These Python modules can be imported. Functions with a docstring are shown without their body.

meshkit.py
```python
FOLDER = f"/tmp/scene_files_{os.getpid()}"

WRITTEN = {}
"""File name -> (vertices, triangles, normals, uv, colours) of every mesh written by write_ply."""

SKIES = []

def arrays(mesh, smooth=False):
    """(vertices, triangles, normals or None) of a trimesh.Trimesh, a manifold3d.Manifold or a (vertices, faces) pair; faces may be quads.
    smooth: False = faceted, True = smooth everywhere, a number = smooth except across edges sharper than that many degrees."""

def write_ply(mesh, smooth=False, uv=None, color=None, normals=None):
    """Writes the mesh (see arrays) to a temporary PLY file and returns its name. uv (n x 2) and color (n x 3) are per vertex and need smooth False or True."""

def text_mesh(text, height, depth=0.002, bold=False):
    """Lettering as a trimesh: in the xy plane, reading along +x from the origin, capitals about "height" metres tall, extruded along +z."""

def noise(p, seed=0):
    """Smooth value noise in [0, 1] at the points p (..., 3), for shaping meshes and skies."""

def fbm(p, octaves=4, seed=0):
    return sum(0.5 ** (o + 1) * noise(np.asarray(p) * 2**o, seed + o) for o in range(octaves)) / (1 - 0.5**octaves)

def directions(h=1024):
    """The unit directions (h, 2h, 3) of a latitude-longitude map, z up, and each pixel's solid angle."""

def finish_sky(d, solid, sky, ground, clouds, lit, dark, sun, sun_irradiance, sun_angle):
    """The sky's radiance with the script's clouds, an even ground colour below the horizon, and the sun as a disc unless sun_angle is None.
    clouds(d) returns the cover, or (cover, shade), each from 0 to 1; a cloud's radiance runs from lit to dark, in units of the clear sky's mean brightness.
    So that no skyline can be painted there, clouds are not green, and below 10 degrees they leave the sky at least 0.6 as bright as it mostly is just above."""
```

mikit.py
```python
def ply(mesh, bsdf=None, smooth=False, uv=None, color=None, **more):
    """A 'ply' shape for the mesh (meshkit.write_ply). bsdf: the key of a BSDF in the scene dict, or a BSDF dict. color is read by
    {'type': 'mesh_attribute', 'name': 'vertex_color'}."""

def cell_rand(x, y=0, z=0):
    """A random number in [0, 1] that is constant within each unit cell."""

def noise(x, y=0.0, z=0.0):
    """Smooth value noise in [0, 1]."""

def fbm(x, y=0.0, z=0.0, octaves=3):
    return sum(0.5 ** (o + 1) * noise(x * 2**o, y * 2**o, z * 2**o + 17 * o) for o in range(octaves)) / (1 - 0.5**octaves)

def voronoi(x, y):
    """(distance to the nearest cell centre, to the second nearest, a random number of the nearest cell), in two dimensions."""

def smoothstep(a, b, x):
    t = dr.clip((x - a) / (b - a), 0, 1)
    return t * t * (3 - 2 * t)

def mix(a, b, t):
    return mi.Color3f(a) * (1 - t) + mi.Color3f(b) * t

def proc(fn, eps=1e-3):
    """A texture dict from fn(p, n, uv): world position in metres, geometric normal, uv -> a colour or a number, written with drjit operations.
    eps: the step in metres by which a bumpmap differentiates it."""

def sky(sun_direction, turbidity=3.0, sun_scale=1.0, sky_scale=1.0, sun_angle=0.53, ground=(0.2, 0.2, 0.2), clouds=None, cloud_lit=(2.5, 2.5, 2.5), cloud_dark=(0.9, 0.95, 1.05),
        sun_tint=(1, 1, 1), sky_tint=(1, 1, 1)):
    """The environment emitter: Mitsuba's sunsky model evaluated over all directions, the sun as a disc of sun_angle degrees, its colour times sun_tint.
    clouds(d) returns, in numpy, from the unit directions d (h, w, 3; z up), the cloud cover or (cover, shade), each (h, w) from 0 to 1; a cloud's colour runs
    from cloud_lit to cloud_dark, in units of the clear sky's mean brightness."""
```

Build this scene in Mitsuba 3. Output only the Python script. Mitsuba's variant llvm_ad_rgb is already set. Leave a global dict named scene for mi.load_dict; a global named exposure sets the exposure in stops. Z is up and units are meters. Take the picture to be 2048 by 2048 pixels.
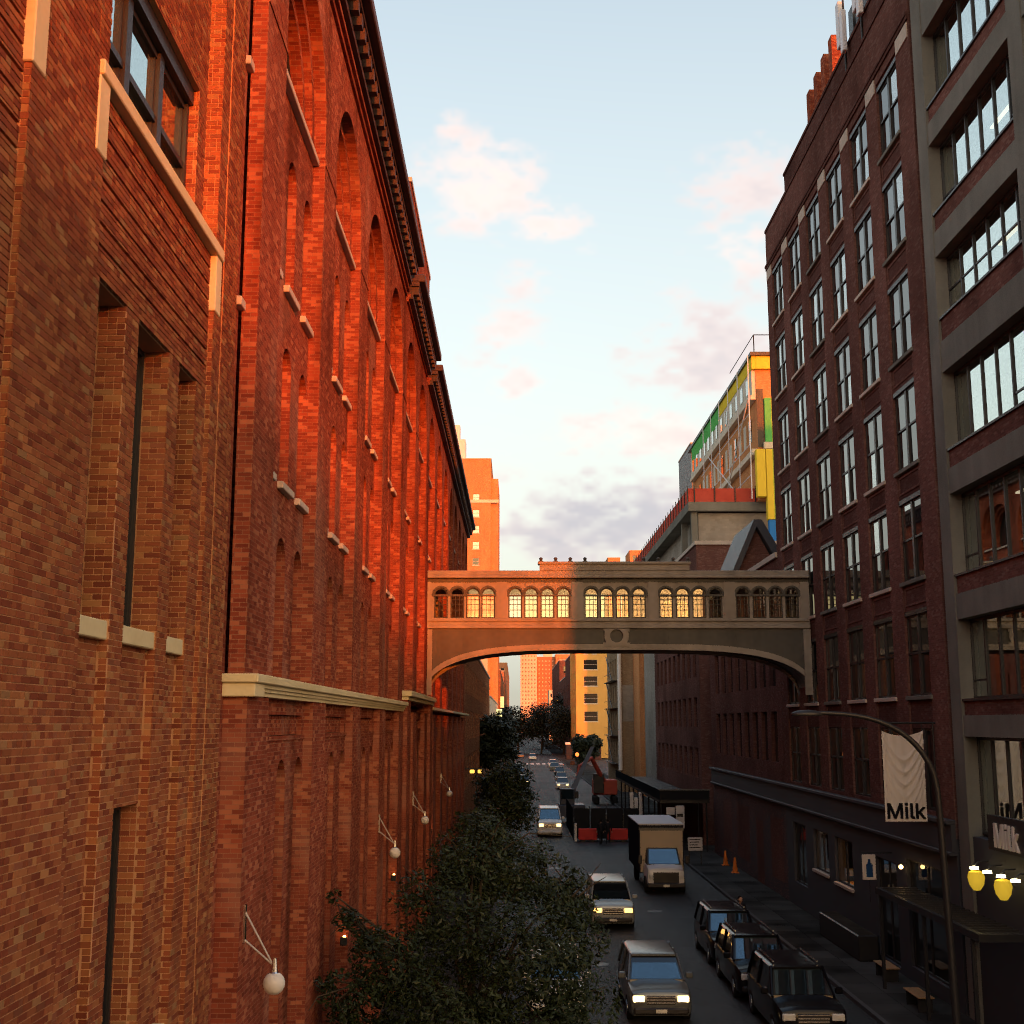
import math, random
import numpy as np
import trimesh, shapely
from shapely.geometry import Polygon, box as sbox, Point
from shapely.ops import unary_union
from shapely import affinity
import drjit as dr
import mitsuba as mi
import mikit, meshkit

T = mi.ScalarTransform4f
rng = np.random.default_rng(7)
random.seed(7)
scene, labels = {}, {}

# ------------------------------------------------------------------ camera, sky, exposure
H = 10.5            # eye height in scene units; the street lies at z = G
G = 1.75
cam_f = [-0.00236476, 0.98565744, 0.16874184]
scene['camera'] = {'type': 'perspective', 'fov': 2 * math.degrees(math.atan(1024 / 2465.)), 'near_clip': 0.1, 'far_clip': 6000.0,
                   'to_world': T().look_at(origin=[0, 0, H], target=[cam_f[0], cam_f[1], H + cam_f[2]], up=[0, 0, 1])}
SUN_AZ, SUN_EL = math.radians(19.0), math.radians(4.6)     # behind the camera, to its right
sun_dir = [math.sin(SUN_AZ) * math.cos(SUN_EL), -math.cos(SUN_AZ) * math.cos(SUN_EL), math.sin(SUN_EL)]


def clouds(d):
    az = np.degrees(np.arctan2(d[..., 0], d[..., 1]))
    el = np.degrees(np.arcsin(np.clip(d[..., 2], -1, 1)))
    q = np.stack([d[..., 0], d[..., 1], d[..., 2] * 1.7], -1)
    n = meshkit.fbm(q * 26.0, 6, seed=3)
    n2 = meshkit.fbm(q * 85.0 + 5, 5, seed=11)
    big = meshkit.fbm(q * 3.3 + 2, 4, seed=21)
    nn = 0.62 * n + 0.38 * n2
    body, dark = 0.0, 0.0
    for a, e, sa, se, k, s in CLOUDS:
        g = np.exp(-((az - a) / sa) ** 2 - ((el - e) / se) ** 2) * k
        body = np.maximum(body, g)
        dark = np.maximum(dark, g * s)
    # the same broken cloud goes on all round the sky
    away = np.clip((np.abs(az) - 16) / 10, 0, 1)
    body = np.maximum(body, away * np.clip((big - 0.5) * 5, 0, 0.8))
    dark = np.maximum(dark, away * np.clip((big - 0.6) * 4, 0, 0.8))
    cover = np.clip((body * 1.1 + (nn - .5) * 2.6 * np.minimum(1, body * 2.5) - .34) * 1.35, 0, 1)
    cover = cover * cover * (3 - 2 * cover)
    shade = np.clip(dark * 1.05 + (nn - 0.5) * 1.3, 0, 1)
    return cover * 0.82, shade


# azimuth, elevation, half widths in degrees, strength, greyness
CLOUDS = [(-1.6, 24.6, 3.4, 2.5, 1.0, 0.0), (1.4, 22.8, 2.9, 1.5, 0.85, 0.05), (3.2, 21.6, 1.6, .9, .6, 0.1), (-3.2, 27.0, 1.2, 1.1, .6, 0.0),
          (0.6, 20.4, 1.8, 1.3, 0.62, 0.2), (-0.3, 18.2, 2.1, 1.7, 0.66, 0.15), (0.3, 15.7, 2.0, 1.6, 0.62, 0.2), (-1.4, 16.6, 1.8, 1.0, .5, .35),
          (11.0, 24.4, 3.0, 2.0, 0.85, 0.3), (10.8, 21.3, 2.6, 1.9, 0.8, 0.08), (9.2, 17.2, 4.2, 3.0, 0.95, 0.50), (8.2, 19.2, 2.2, 1.2, .7, 0.0),
          (6.4, 13.3, 3.2, 1.6, 0.92, 0.15), (3.4, 13.3, 2.6, 1.3, 0.8, 0.25), (1.2, 13.6, 2.0, .8, .5, .5), (4.6, 9.4, 5.4, 2.4, 1.05, 0.95), (1.6, 8.4, 3.6, 1.5, .9, .85), (0.2, 11.4, 2.6, .8, .45, .5), (7.6, 10.6, 2.4, 1.0, .8, .35)]
scene['sky'] = mikit.sky(sun_dir, turbidity=8.0, sun_scale=3.4, sky_scale=1.0, sun_angle=1.1, sun_tint=(1.0, 0.36, 0.10), sky_tint=(1.0, 1.0, 1.12),
                         clouds=clouds, cloud_lit=(1.60, 1.28, 1.16), cloud_dark=(.78, .74, .82))
exposure = 4.35

# ------------------------------------------------------------------ helpers
_used = {}


def numbered(name):
    k = _used.get(name, 0)
    _used[name] = k + 1
    return name if k == 0 else f'{name}_{k:03d}'


def thing(name, label, cat, group=None):
    key = numbered(name)
    labels[key] = {'label': label, 'category': cat}
    if group:
        labels[key]['group'] = group
    return key


def put(key, mesh, bsdf, smooth=False, label=None, kind=None, **kw):
    if isinstance(mesh, MB):
        kw.setdefault('color', mesh.colors())
        mesh = mesh.arrays()
    if kw.get('color', 1) is None:
        kw.pop('color')
    scene[key] = mikit.ply(mesh, bsdf, smooth=smooth, **kw)
    if label or kind:
        d = labels.setdefault(key, {})
        if label:
            d['label'] = label
        if kind:
            d['kind'] = kind
    return key


def part(parent, name, mesh, bsdf, **kw):
    return put(numbered(parent + '__' + name), mesh, bsdf, **kw)


def copy_part(parent, name, src, tr):
    key = numbered(parent + '__' + name)
    scene[key] = {**scene[src], 'to_world': tr}
    return key


def struct(name, mesh, bsdf, label, kind='structure', **kw):
    key = numbered(name)
    put(key, mesh, bsdf, **kw)
    labels[key] = {'kind': kind, 'label': label}
    return key


BOXF = np.array([[0, 1, 3], [0, 3, 2], [4, 6, 7], [4, 7, 5], [0, 4, 5], [0, 5, 1], [2, 3, 7], [2, 7, 6], [0, 2, 6], [0, 6, 4], [1, 5, 7], [1, 7, 3]])


class MB:
    """Collects geometry into one mesh."""

    def __init__(s):
        s.v, s.f, s.c, s.n = [], [], [], 0

    def raw(s, v, f, c=None):
        v = np.asarray(v, float)
        s.v.append(v); s.f.append(np.asarray(f, int) + s.n); s.n += len(v)
        if c is not None:
            s.c.append(np.tile(np.asarray(c, float), (len(v), 1)) if np.ndim(c) == 1 else np.asarray(c, float))
        return s

    def box(s, x0, x1, y0, y1, z0, z1, c=None):
        v = np.array([[x, y, z] for x in (x0, x1) for y in (y0, y1) for z in (z0, z1)], float)
        return s.raw(v, BOXF, c)

    def cham(s, x0, x1, y0, y1, z0, z1, b=.02, c=None):
        """box with chamfered edges (hull)"""
        pts = []
        for x, sx in ((x0, 1), (x1, -1)):
            for y, sy in ((y0, 1), (y1, -1)):
                for z, sz in ((z0, 1), (z1, -1)):
                    pts += [[x + sx * b, y + sy * b, z], [x + sx * b, y, z + sz * b], [x, y + sy * b, z + sz * b]]
        m = trimesh.convex.convex_hull(np.array(pts))
        return s.raw(m.vertices, m.faces, c)

    def _ext(s, poly, h):
        out = []
        for g in getattr(poly, 'geoms', [poly]):
            if g.is_empty or g.area < 1e-6:
                continue
            m = trimesh.creation.extrude_polygon(g, h, engine='earcut')
            out.append((np.array(m.vertices), np.array(m.faces)))
        return out

    def px(s, poly, x0, x1, c=None):       # polygon in (y, z)
        for v, f in s._ext(poly, x1 - x0):
            s.raw(np.stack([v[:, 2] + x0, v[:, 0], v[:, 1]], 1), f, c)
        return s

    def py(s, poly, y0, y1, c=None):       # polygon in (x, z)
        for v, f in s._ext(poly, y1 - y0):
            s.raw(np.stack([v[:, 0], v[:, 2] + y0, v[:, 1]], 1), f[:, ::-1], c)
        return s

    def pz(s, poly, z0, z1, c=None):       # polygon in (x, y)
        for v, f in s._ext(poly, z1 - z0):
            s.raw(np.stack([v[:, 0], v[:, 1], v[:, 2] + z0], 1), f, c)
        return s

    def tube(s, pts, r, sides=8, c=None, caps=True):
        p = np.asarray(pts, float)
        r = np.broadcast_to(np.asarray(r, float), (len(p),))
        t = np.gradient(p, axis=0)
        t /= np.linalg.norm(t, axis=1, keepdims=True) + 1e-12
        ref = np.array([0, 0, 1.0]) if abs(t[:, 2]).max() < .93 else (np.array([1.0, 0, 0]) if abs(t[:, 0]).max() < .93 else np.array([0.3, .95, .1]))
        a = np.cross(t, ref); a /= np.linalg.norm(a, axis=1, keepdims=True) + 1e-12
        b = np.cross(t, a)
        ang = np.arange(sides) * 2 * np.pi / sides
        v = p[:, None] + r[:, None, None] * (np.cos(ang)[None, :, None] * a[:, None] + np.sin(ang)[None, :, None] * b[:, None])
        i, j = np.meshgrid(np.arange(len(p) - 1), np.arange(sides), indexing='ij')
        q = np.stack([i * sides + j, i * sides + (j + 1) % sides, (i + 1) * sides + (j + 1) % sides, (i + 1) * sides + j], -1).reshape(-1, 4)
        f = np.vstack([q[:, [0, 1, 2]], q[:, [0, 2, 3]]])
        v = v.reshape(-1, 3)
        if caps:
            n = len(v); v = np.vstack([v, p[[0, -1]]])
            k = np.arange(sides)
            f = np.vstack([f, np.stack([k, np.full(sides, n), (k + 1) % sides], 1), np.stack([len(p) * sides - sides + (k + 1) % sides, np.full(sides, n + 1), len(p) * sides - sides + k], 1)])
        return s.raw(v, f, c)

    def lathe(s, prof, cen, sides=20, c=None):
        prof = np.asarray(prof, float)
        ang = np.arange(sides) * 2 * np.pi / sides
        v = np.stack([prof[:, None, 0] * np.cos(ang), prof[:, None, 0] * np.sin(ang), np.repeat(prof[:, 1:2], sides, 1)], -1) + np.asarray(cen)
        i, j = np.meshgrid(np.arange(len(prof) - 1), np.arange(sides), indexing='ij')
        q = np.stack([i * sides + j, i * sides + (j + 1) % sides, (i + 1) * sides + (j + 1) % sides, (i + 1) * sides + j], -1).reshape(-1, 4)
        return s.raw(v.reshape(-1, 3), np.vstack([q[:, [0, 1, 2]], q[:, [0, 2, 3]]]), c)

    def mesh(s, m, c=None):
        return s.raw(m.vertices, m.faces, c)

    def arrays(s):
        return np.vstack(s.v), np.vstack(s.f)

    def colors(s):
        return np.vstack(s.c) if s.c else None

    def moved(s, fn):
        o = MB(); v, f = s.arrays(); o.raw(fn(v), f)
        o.c = list(s.c)
        return o


def arch_poly(y0, y1, z0, zspring, seg=14, rise=None):
    """rectangle with a round head; the springing line at zspring"""
    r = (y1 - y0) / 2
    rise = r if rise is None else rise
    c = (y0 + y1) / 2
    a = np.linspace(0, math.pi, seg)
    return Polygon([(y0, z0), (y1, z0)] + [(c + r * math.cos(t), zspring + rise * math.sin(t)) for t in a])


# ------------------------------------------------------------------ materials
def mat(name, bsdf, two=True):
    scene[name] = {'type': 'twosided', 'bsdf': bsdf} if two else bsdf
    return name


def rgb(c):
    return {'type': 'rgb', 'value': list(map(float, c))}


def flat(name, c, rough=None, spec=.3):
    if rough is None:
        return mat(name, {'type': 'diffuse', 'reflectance': rgb(c)})
    return mat(name, {'type': 'principled', 'base_color': rgb(c), 'roughness': rough, 'specular': spec})


def brick_fn(c0, c1, c2, mortar, seed=1, L=.2032, Hc=.0677, dirt=.35, rough=.45):
    c0, c1, c2, mortar = (mi.Color3f(*map(float, x)) for x in (c0, c1, c2, mortar))

    def fn(p, n, uv):
        ax, az = dr.abs(n.x) > .6, dr.abs(n.z) > .6
        u = dr.select(ax, p.y, p.x)
        v = dr.select(az, p.y, p.z)
        row = dr.floor(v / Hc)
        uu = u / L + .5 * (row - 2 * dr.floor(row * .5))
        col = dr.floor(uu)
        fu, fv = uu - col, v / Hc - row
        e = dr.minimum(dr.minimum(fu, 1 - fu) * L, dr.minimum(fv, 1 - fv) * Hc)
        m = mikit.smoothstep(.002, .008, e)
        r, r2 = mikit.cell_rand(col, row, seed), mikit.cell_rand(col, row, seed + 7)
        b = c0 * (1 - r) + c1 * r
        k = mikit.smoothstep(.80, .9, r2)
        b = b * (1 - k) + c2 * k
        w = mikit.fbm(u * .33, v * .33, seed * 1.7 + p.x * .2, 4)
        s = mikit.fbm(u * 2.3, v * .28, seed * 3.1, 3)
        c = (mortar * (1 - m) + b * m) * (1 - dirt + dirt * 1.5 * w + rough * .55 * (s - .5))
        g = mikit.smoothstep(.56, .74, mikit.fbm(u * .8 + 9, v * .5, seed * 5.3, 4)) * .22 * (rough > .5)
        k2 = mikit.smoothstep(.60, .78, mikit.fbm(u * 1.3, v * .16 + 4, seed * 2.3, 3)) * .35 * (rough > .5)
        c = c * (1 - g) + mi.Color3f(.40, .24, .17) * g
        return c * (1 - k2)
    return fn


def proc_mat(name, fn, rough=None, spec=.3):
    if rough is None:
        return mat(name, {'type': 'diffuse', 'reflectance': mikit.proc(fn)})
    return mat(name, {'type': 'principled', 'base_color': mikit.proc(fn), 'roughness': rough, 'specular': spec})


def mottled(c0, c1, scale=1.0, fine=12., streak=.0, seed=2.):
    c0, c1 = mi.Color3f(*map(float, c0)), mi.Color3f(*map(float, c1))

    def fn(p, n, uv):
        w = mikit.fbm(p.x * scale, p.y * scale, p.z * scale + seed, 4)
        f = mikit.noise(p.x * fine, p.y * fine, p.z * fine)
        t = dr.clip(.25 + 1.1 * (w - .25) + .3 * (f - .5), 0, 1)
        if streak:
            t = dr.clip(t + streak * (mikit.fbm(p.x * 3 + p.y * 3, p.z * .25, seed, 3) - .5), 0, 1)
        return c0 * (1 - t) + c1 * t
    return fn


proc_mat('m_brick_market', brick_fn((.19, .042, .026), (.34, .085, .044), (.42, .14, .075), (.32, .14, .09), seed=3, dirt=.50, rough=.8))
proc_mat('m_brick_near', brick_fn((.16, .05, .03), (.33, .12, .055), (.36, .20, .10), (.38, .22, .13), seed=5, dirt=.30))
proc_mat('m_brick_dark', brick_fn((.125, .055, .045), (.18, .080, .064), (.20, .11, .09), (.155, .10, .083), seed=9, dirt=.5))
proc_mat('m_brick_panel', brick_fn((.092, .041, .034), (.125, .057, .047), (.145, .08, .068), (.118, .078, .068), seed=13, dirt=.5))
proc_mat('m_concrete', mottled((.125, .125, .108), (.22, .215, .185), .6, 30., .5))
proc_mat('m_stone', mottled((.56, .46, .25), (.70, .60, .37), 1.1, 25., .3))
proc_mat('m_stone_pale', mottled((.42, .36, .29), (.58, .50, .42), 1.3, 25., .3))
def asphalt(p, n, uv):
    w = mikit.fbm(p.x * .5, p.y * .22, 1, 4)
    f = mikit.noise(p.x * 22, p.y * 22, 3)
    cx, cy = dr.floor(p.x / 3.1 + .3), dr.floor(p.y / 7.3)
    patch = mikit.smoothstep(.70, .74, mikit.cell_rand(cx, cy, 5)) * .5
    d1, d2, r = mikit.voronoi(p.x * .45 + 3 + .3 * w, p.y * .45)
    crack = 1 - mikit.smoothstep(.0, .02, d2 - d1)
    track = mikit.smoothstep(.25, .0, dr.abs(dr.abs(p.x - 4.4) - .85)) * .25
    c = (.010 + .020 * w + .010 * (f - .5)) * (1 - patch * .6) * (1 - .5 * crack) * (1 + track) + .006 * mikit.smoothstep(.62, .75, mikit.fbm(p.x * 1.5, p.y * .4, 7, 3))
    return mi.Color3f(1.0, 1.02, 1.10) * (c * .7)


proc_mat('m_asphalt', asphalt, .62, .35)
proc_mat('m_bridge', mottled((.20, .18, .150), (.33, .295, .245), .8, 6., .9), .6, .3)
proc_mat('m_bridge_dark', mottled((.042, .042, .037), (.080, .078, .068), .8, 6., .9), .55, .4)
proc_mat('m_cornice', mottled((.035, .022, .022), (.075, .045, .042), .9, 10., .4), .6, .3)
flat('m_frame', (.022, .020, .020), .45, .4)
flat('m_iron', (.018, .018, .02), .45, .4)
flat('m_dark', (.010, .010, .012))
flat('m_interior', (.06, .05, .045))
mat('m_brick_piece', {'type': 'diffuse', 'reflectance': {'type': 'mesh_attribute', 'name': 'vertex_color'}})
mat('m_paint_vc', {'type': 'diffuse', 'reflectance': {'type': 'mesh_attribute', 'name': 'vertex_color'}})
mat('m_pane', {'type': 'plastic', 'diffuse_reflectance': rgb((.012, .013, .015)), 'int_ior': 1.75, 'nonlinear': False})
mat('m_pane_mirror', {'type': 'blendbsdf', 'weight': .60, 'a': {'type': 'plastic', 'diffuse_reflectance': rgb((.02, .02, .02))},
                      'b': {'type': 'conductor', 'specular_reflectance': rgb((.88, 1.0, .98))}})
mat('m_pane_half', {'type': 'blendbsdf', 'weight': .34, 'a': {'type': 'plastic', 'diffuse_reflectance': rgb((.02, .02, .02))},
                    'b': {'type': 'conductor', 'specular_reflectance': rgb((.95, 1.0, 1.0))}})
mat('m_office_glass', {'type': 'blendbsdf', 'weight': .58, 'a': {'type': 'thindielectric', 'specular_transmittance': rgb((.7, .75, .72))},
                       'b': {'type': 'conductor', 'specular_reflectance': rgb((.90, 1.0, .98))}}, two=False)
mat('m_amber_glass', {'type': 'thindielectric', 'specular_transmittance': rgb((1.0, .88, .60))}, two=False)
mat('m_clear_glass', {'type': 'thindielectric'}, two=False)


def hexrand(i, j, k=0):
    return float(meshkit.noise(np.array([[i * 7.13 + .5, j * 3.71 + .5, k * 5.3 + .5]]))[0])


# ------------------------------------------------------------------ ground
XL, XR = -4.2, 13.5
CL, CR = -0.9, 10.75
struct('ground', MB().box(-3000, 3000, -400, 5000, G - .6, G - .12), 'm_asphalt', 'dark ground under the streets and city blocks')
struct('road', MB().box(CL, CR, -60, 1600, G - .1199, G - .0), 'm_asphalt', 'dark asphalt road running away between the buildings')


def paving(p, n, uv):
    u, v = p.x / 1.5, p.y / 1.5
    e = dr.minimum(dr.minimum(u - dr.floor(u), 1 - (u - dr.floor(u))), dr.minimum(v - dr.floor(v), 1 - (v - dr.floor(v))))
    m = mikit.smoothstep(.004, .012, e)
    w = mikit.fbm(p.x * .7, p.y * .7, 0, 4)
    c = .040 + .03 * mikit.cell_rand(dr.floor(u), dr.floor(v)) + .06 * (w - .5)
    return mi.Color3f(1.0, .98, .92) * (c * (.45 + .55 * m))


proc_mat('m_paving', paving)
struct('sidewalk', MB().box(XL - 2, CL - .15, -60, 600, G - .119, G + .13), 'm_paving', 'grey sidewalk along the red brick market wall')
struct('sidewalk', MB().box(CR + .15, XR + 2, -60, 600, G - .119, G + .13), 'm_paving', 'wide grey sidewalk on the shaded right side of the street')
flat('m_kerb', (.10, .10, .10))
struct('kerb', MB().box(CL - .15, CL, -60, 600, G - .119, G + .135), 'm_kerb', 'kerb of the left sidewalk')
struct('kerb', MB().box(CR, CR + .15, -60, 600, G - .119, G + .135), 'm_kerb', 'kerb of the right sidewalk')


# ------------------------------------------------------------------ near brick building (left foreground)
near = thing('brick_building', 'brown brick building nearest on the left with stone blocks and three tall slots', 'building')
PAL = np.array([[.17, .048, .026], [.22, .066, .032], [.25, .084, .038], [.29, .110, .046], [.33, .150, .062], [.27, .135, .062], [.20, .070, .038]])
PW = np.array([.17, .26, .27, .16, .03, .04, .07])
BH, BL = .0677, .2032
bricks = []          # centre, half sizes, colour


def lay(axis, at, u0, u1, z0, z1, seed, out=.012, soldier=False):
    """bricks on an upright rectangle: axis 'x' faces +x at x=at (u is y), axis 'y' faces -y at y=at (u is x)"""
    r = np.random.default_rng(seed)
    k0, k1 = int(math.floor(z0 / BH)), int(math.ceil(z1 / BH))
    for k in range(k0, k1):
        a, b = max(z0, k * BH + .005), min(z1, (k + 1) * BH - .005)
        if b - a < .015:
            continue
        u = math.floor(u0 / BL) * BL - (BL / 2 if k % 2 else 0)
        while u < u1:
            w = BL
            pieces = [(u, u + w)] if r.random() > .22 else [(u, u + w / 2), (u + w / 2, u + w)]
            for p, q in pieces:
                p, q = max(p + .005, u0), min(q - .005, u1)
                if q - p < .02:
                    continue
                c = PAL[r.choice(7, p=PW)] * (.88 + .24 * r.random())
                patch = meshkit.fbm(np.array([[p * .9, at + 3, a * .5]]), 3, 5)[0]
                c = c * (.72 + .56 * patch) * 1.12
                d = at + (r.random() - .5) * .004 if axis == 'x' else at - (r.random() - .5) * .004
                if axis == 'x':
                    bricks.append(((d - out / 2, (p + q) / 2, (a + b) / 2), (out / 2, (q - p) / 2, (b - a) / 2), c, 0))
                else:
                    bricks.append((((p + q) / 2, d + out / 2, (a + b) / 2), ((q - p) / 2, out / 2, (b - a) / 2), c, 1))
            u += w


XP, XQ, XW, XI = -4.2, -4.27, -4.42, -4.39
mort = MB()
MO = .007     # mortar lies this far behind the brick faces
ZT = 24.0
# piers
for y0, y1 in ((9.9, 11.8), (16.48, 17.8)):
    mort.box(-4.9, XP - MO, y0 + MO, y1 - MO, G, ZT)
    lay('x', XP, y0, y1, 6.4, 22.5, int(y0 * 10))
    lay('y', y0, XQ if y0 < 12 else XW, XP - .013, 6.4, 22.5, int(y0 * 10) + 1)
lay('x', XP + .022, 16.9, 17.45, 6.4, 22.5, 77)       # a slightly proud strip on the end pier
mort.box(XP - .012, XP + .011, 16.905, 17.445, 6.4, 22.5)
slots = ((12.09, 12.98), (13.44, 14.70), (15.16, 15.98))
mull = ((11.8, 12.09), (12.98, 13.44), (14.70, 15.16), (15.98, 16.48))
for i, (y0, y1) in enumerate(mull):
    mort.box(-4.9, XQ - MO, y0 + (0 if i == 0 else MO), y1 - (0 if i == 3 else MO), G, 15.02)
    lay('x', XQ, y0, y1, 6.4, 15.02, 100 + i)
    if i:
        lay('y', y0, -4.575, XQ - .013, 11.56, 15.02, 110 + i)
        lay('y', y0, XI, XQ - .013, 6.4, 11.36, 120 + i)
for i, (y0, y1) in enumerate(slots):
    lo = 9.58 if i == 1 else G
    mort.box(-4.9, XI - MO, y0 - .01, y1 + .01, lo, 11.36)
    lay('x', XI, y0, y1, max(lo, 6.4), 11.36, 130 + i)
lay('y', 14.70, -4.60, XI - .013, 6.4, 9.58, 140)
# grooved spandrel: three courses, then a raked-out joint
z = 15.02
mort.box(-4.9, XQ - .045, 11.8, 16.48, 15.02, 17.0)
lay('x', XQ, 11.8, 16.48, 15.02, 15.34, 150)
for j in range(7):
    z0 = 15.375 + j * .236
    lay('x', XQ, 11.8, 16.48, z0, z0 + .2025, 151 + j, out=.045)
# wall above the stone sill, set back, with the window
mort.box(-4.95, XW - MO, 11.8, 12.1, 17.1, ZT); mort.box(-4.95, XW - MO, 16.05 + MO, 16.48, 17.1, ZT)
mort.box(-4.95, XW - MO, 12.1, 16.05 + MO, 19.25, ZT)
lay('x', XW, 11.8, 12.1, 17.15, 22, 160); lay('x', XW, 16.05, 16.48, 17.15, 22, 161); lay('x', XW, 12.1, 16.05, 19.25, 22, 162)
lay('y', 16.05, -4.62, XW - .013, 17.15, 19.25, 163)
# the bay to the left of it
mort.box(-4.9, XQ - .045, 3.0, 9.9, G, ZT)
lay('x', XQ, 8.2, 9.9, 6.4, 15.34, 170)
for j in range(7):
    z0 = 15.375 + j * .236
    lay('x', XQ, 8.2, 9.9, z0, z0 + .2025, 171 + j, out=.045)
lay('x', XQ, 8.2, 9.9, 17.15, 22, 180)
mort.box(-30, -4.90, 3.0, 17.8, G, ZT)
mort.box(-4.9, XP, 1.5, 3.0, G, ZT)
proc_mat('m_mortar', mottled((.40, .21, .11), (.54, .31, .17), .8, 20., .3))
part(near, 'wall', mort, 'm_mortar')

C = np.array([b[0] for b in bricks]); Hs = np.array([b[1] for b in bricks]); Cc = np.clip(np.array([b[2] for b in bricks]), .01, .8)
ax = np.array([b[3] for b in bricks])
rel = C - [0, 0, H]; dist = np.linalg.norm(rel, axis=1)
area = np.where(ax == 0, Hs[:, 1] * np.abs(rel[:, 0]), Hs[:, 0] * np.abs(rel[:, 1])) * Hs[:, 2] / dist ** 3
tanx = rel[:, 0] / rel[:, 1]; tanz = rel[:, 2] / rel[:, 1]
area = np.where((tanx > -.410) & (tanz < .60) & (tanz > -.225), area, 0)
big = np.zeros(len(C), bool); big[np.argsort(-area)[:300]] = True
SG = np.array([[x, y, z] for x in (-1, 1) for y in (-1, 1) for z in (-1, 1)], float)


def brick_mesh(idx):
    v = C[idx][:, None] + Hs[idx][:, None] * SG[None]
    f = BOXF[None] + (np.arange(len(idx)) * 8)[:, None, None]
    return (v.reshape(-1, 3), f.reshape(-1, 3)), np.repeat(Cc[idx], 8, 0)


for i in np.nonzero(big)[0]:
    m, c = brick_mesh(np.array([i]))
    part(near, 'brick', m, 'm_brick_piece', color=c)
m, c = brick_mesh(np.nonzero(~big)[0])
part(near, 'brickwork', m, 'm_brick_piece', color=c, kind='stuff')
# stone
part(near, 'sill', MB().cham(-4.5, -4.15, 11.54, 16.76, 16.985, 17.15, .012), 'm_stone')
for y0, y1 in ((11.53, 11.83), (16.45, 16.75), (9.87, 10.17)):
    part(near, 'stone_block', MB().cham(-4.5, -4.18, y0, y1, 16.17, 16.98, .012), 'm_stone')
for y0, y1 in slots:
    part(near, 'slot_sill', MB().cham(-4.6, -4.295, y0 - .02, y1 + .02, 11.36, 11.56, .012), 'm_stone')
part(near, 'slot_sill', MB().cham(-4.6, -4.24, 14.95, 15.75, 6.70, 6.92, .012), 'm_stone')
part(near, 'far_sill', MB().cham(-4.5, -4.15, 5.0, 10.16, 16.985, 17.15, .012), 'm_stone')
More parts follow.
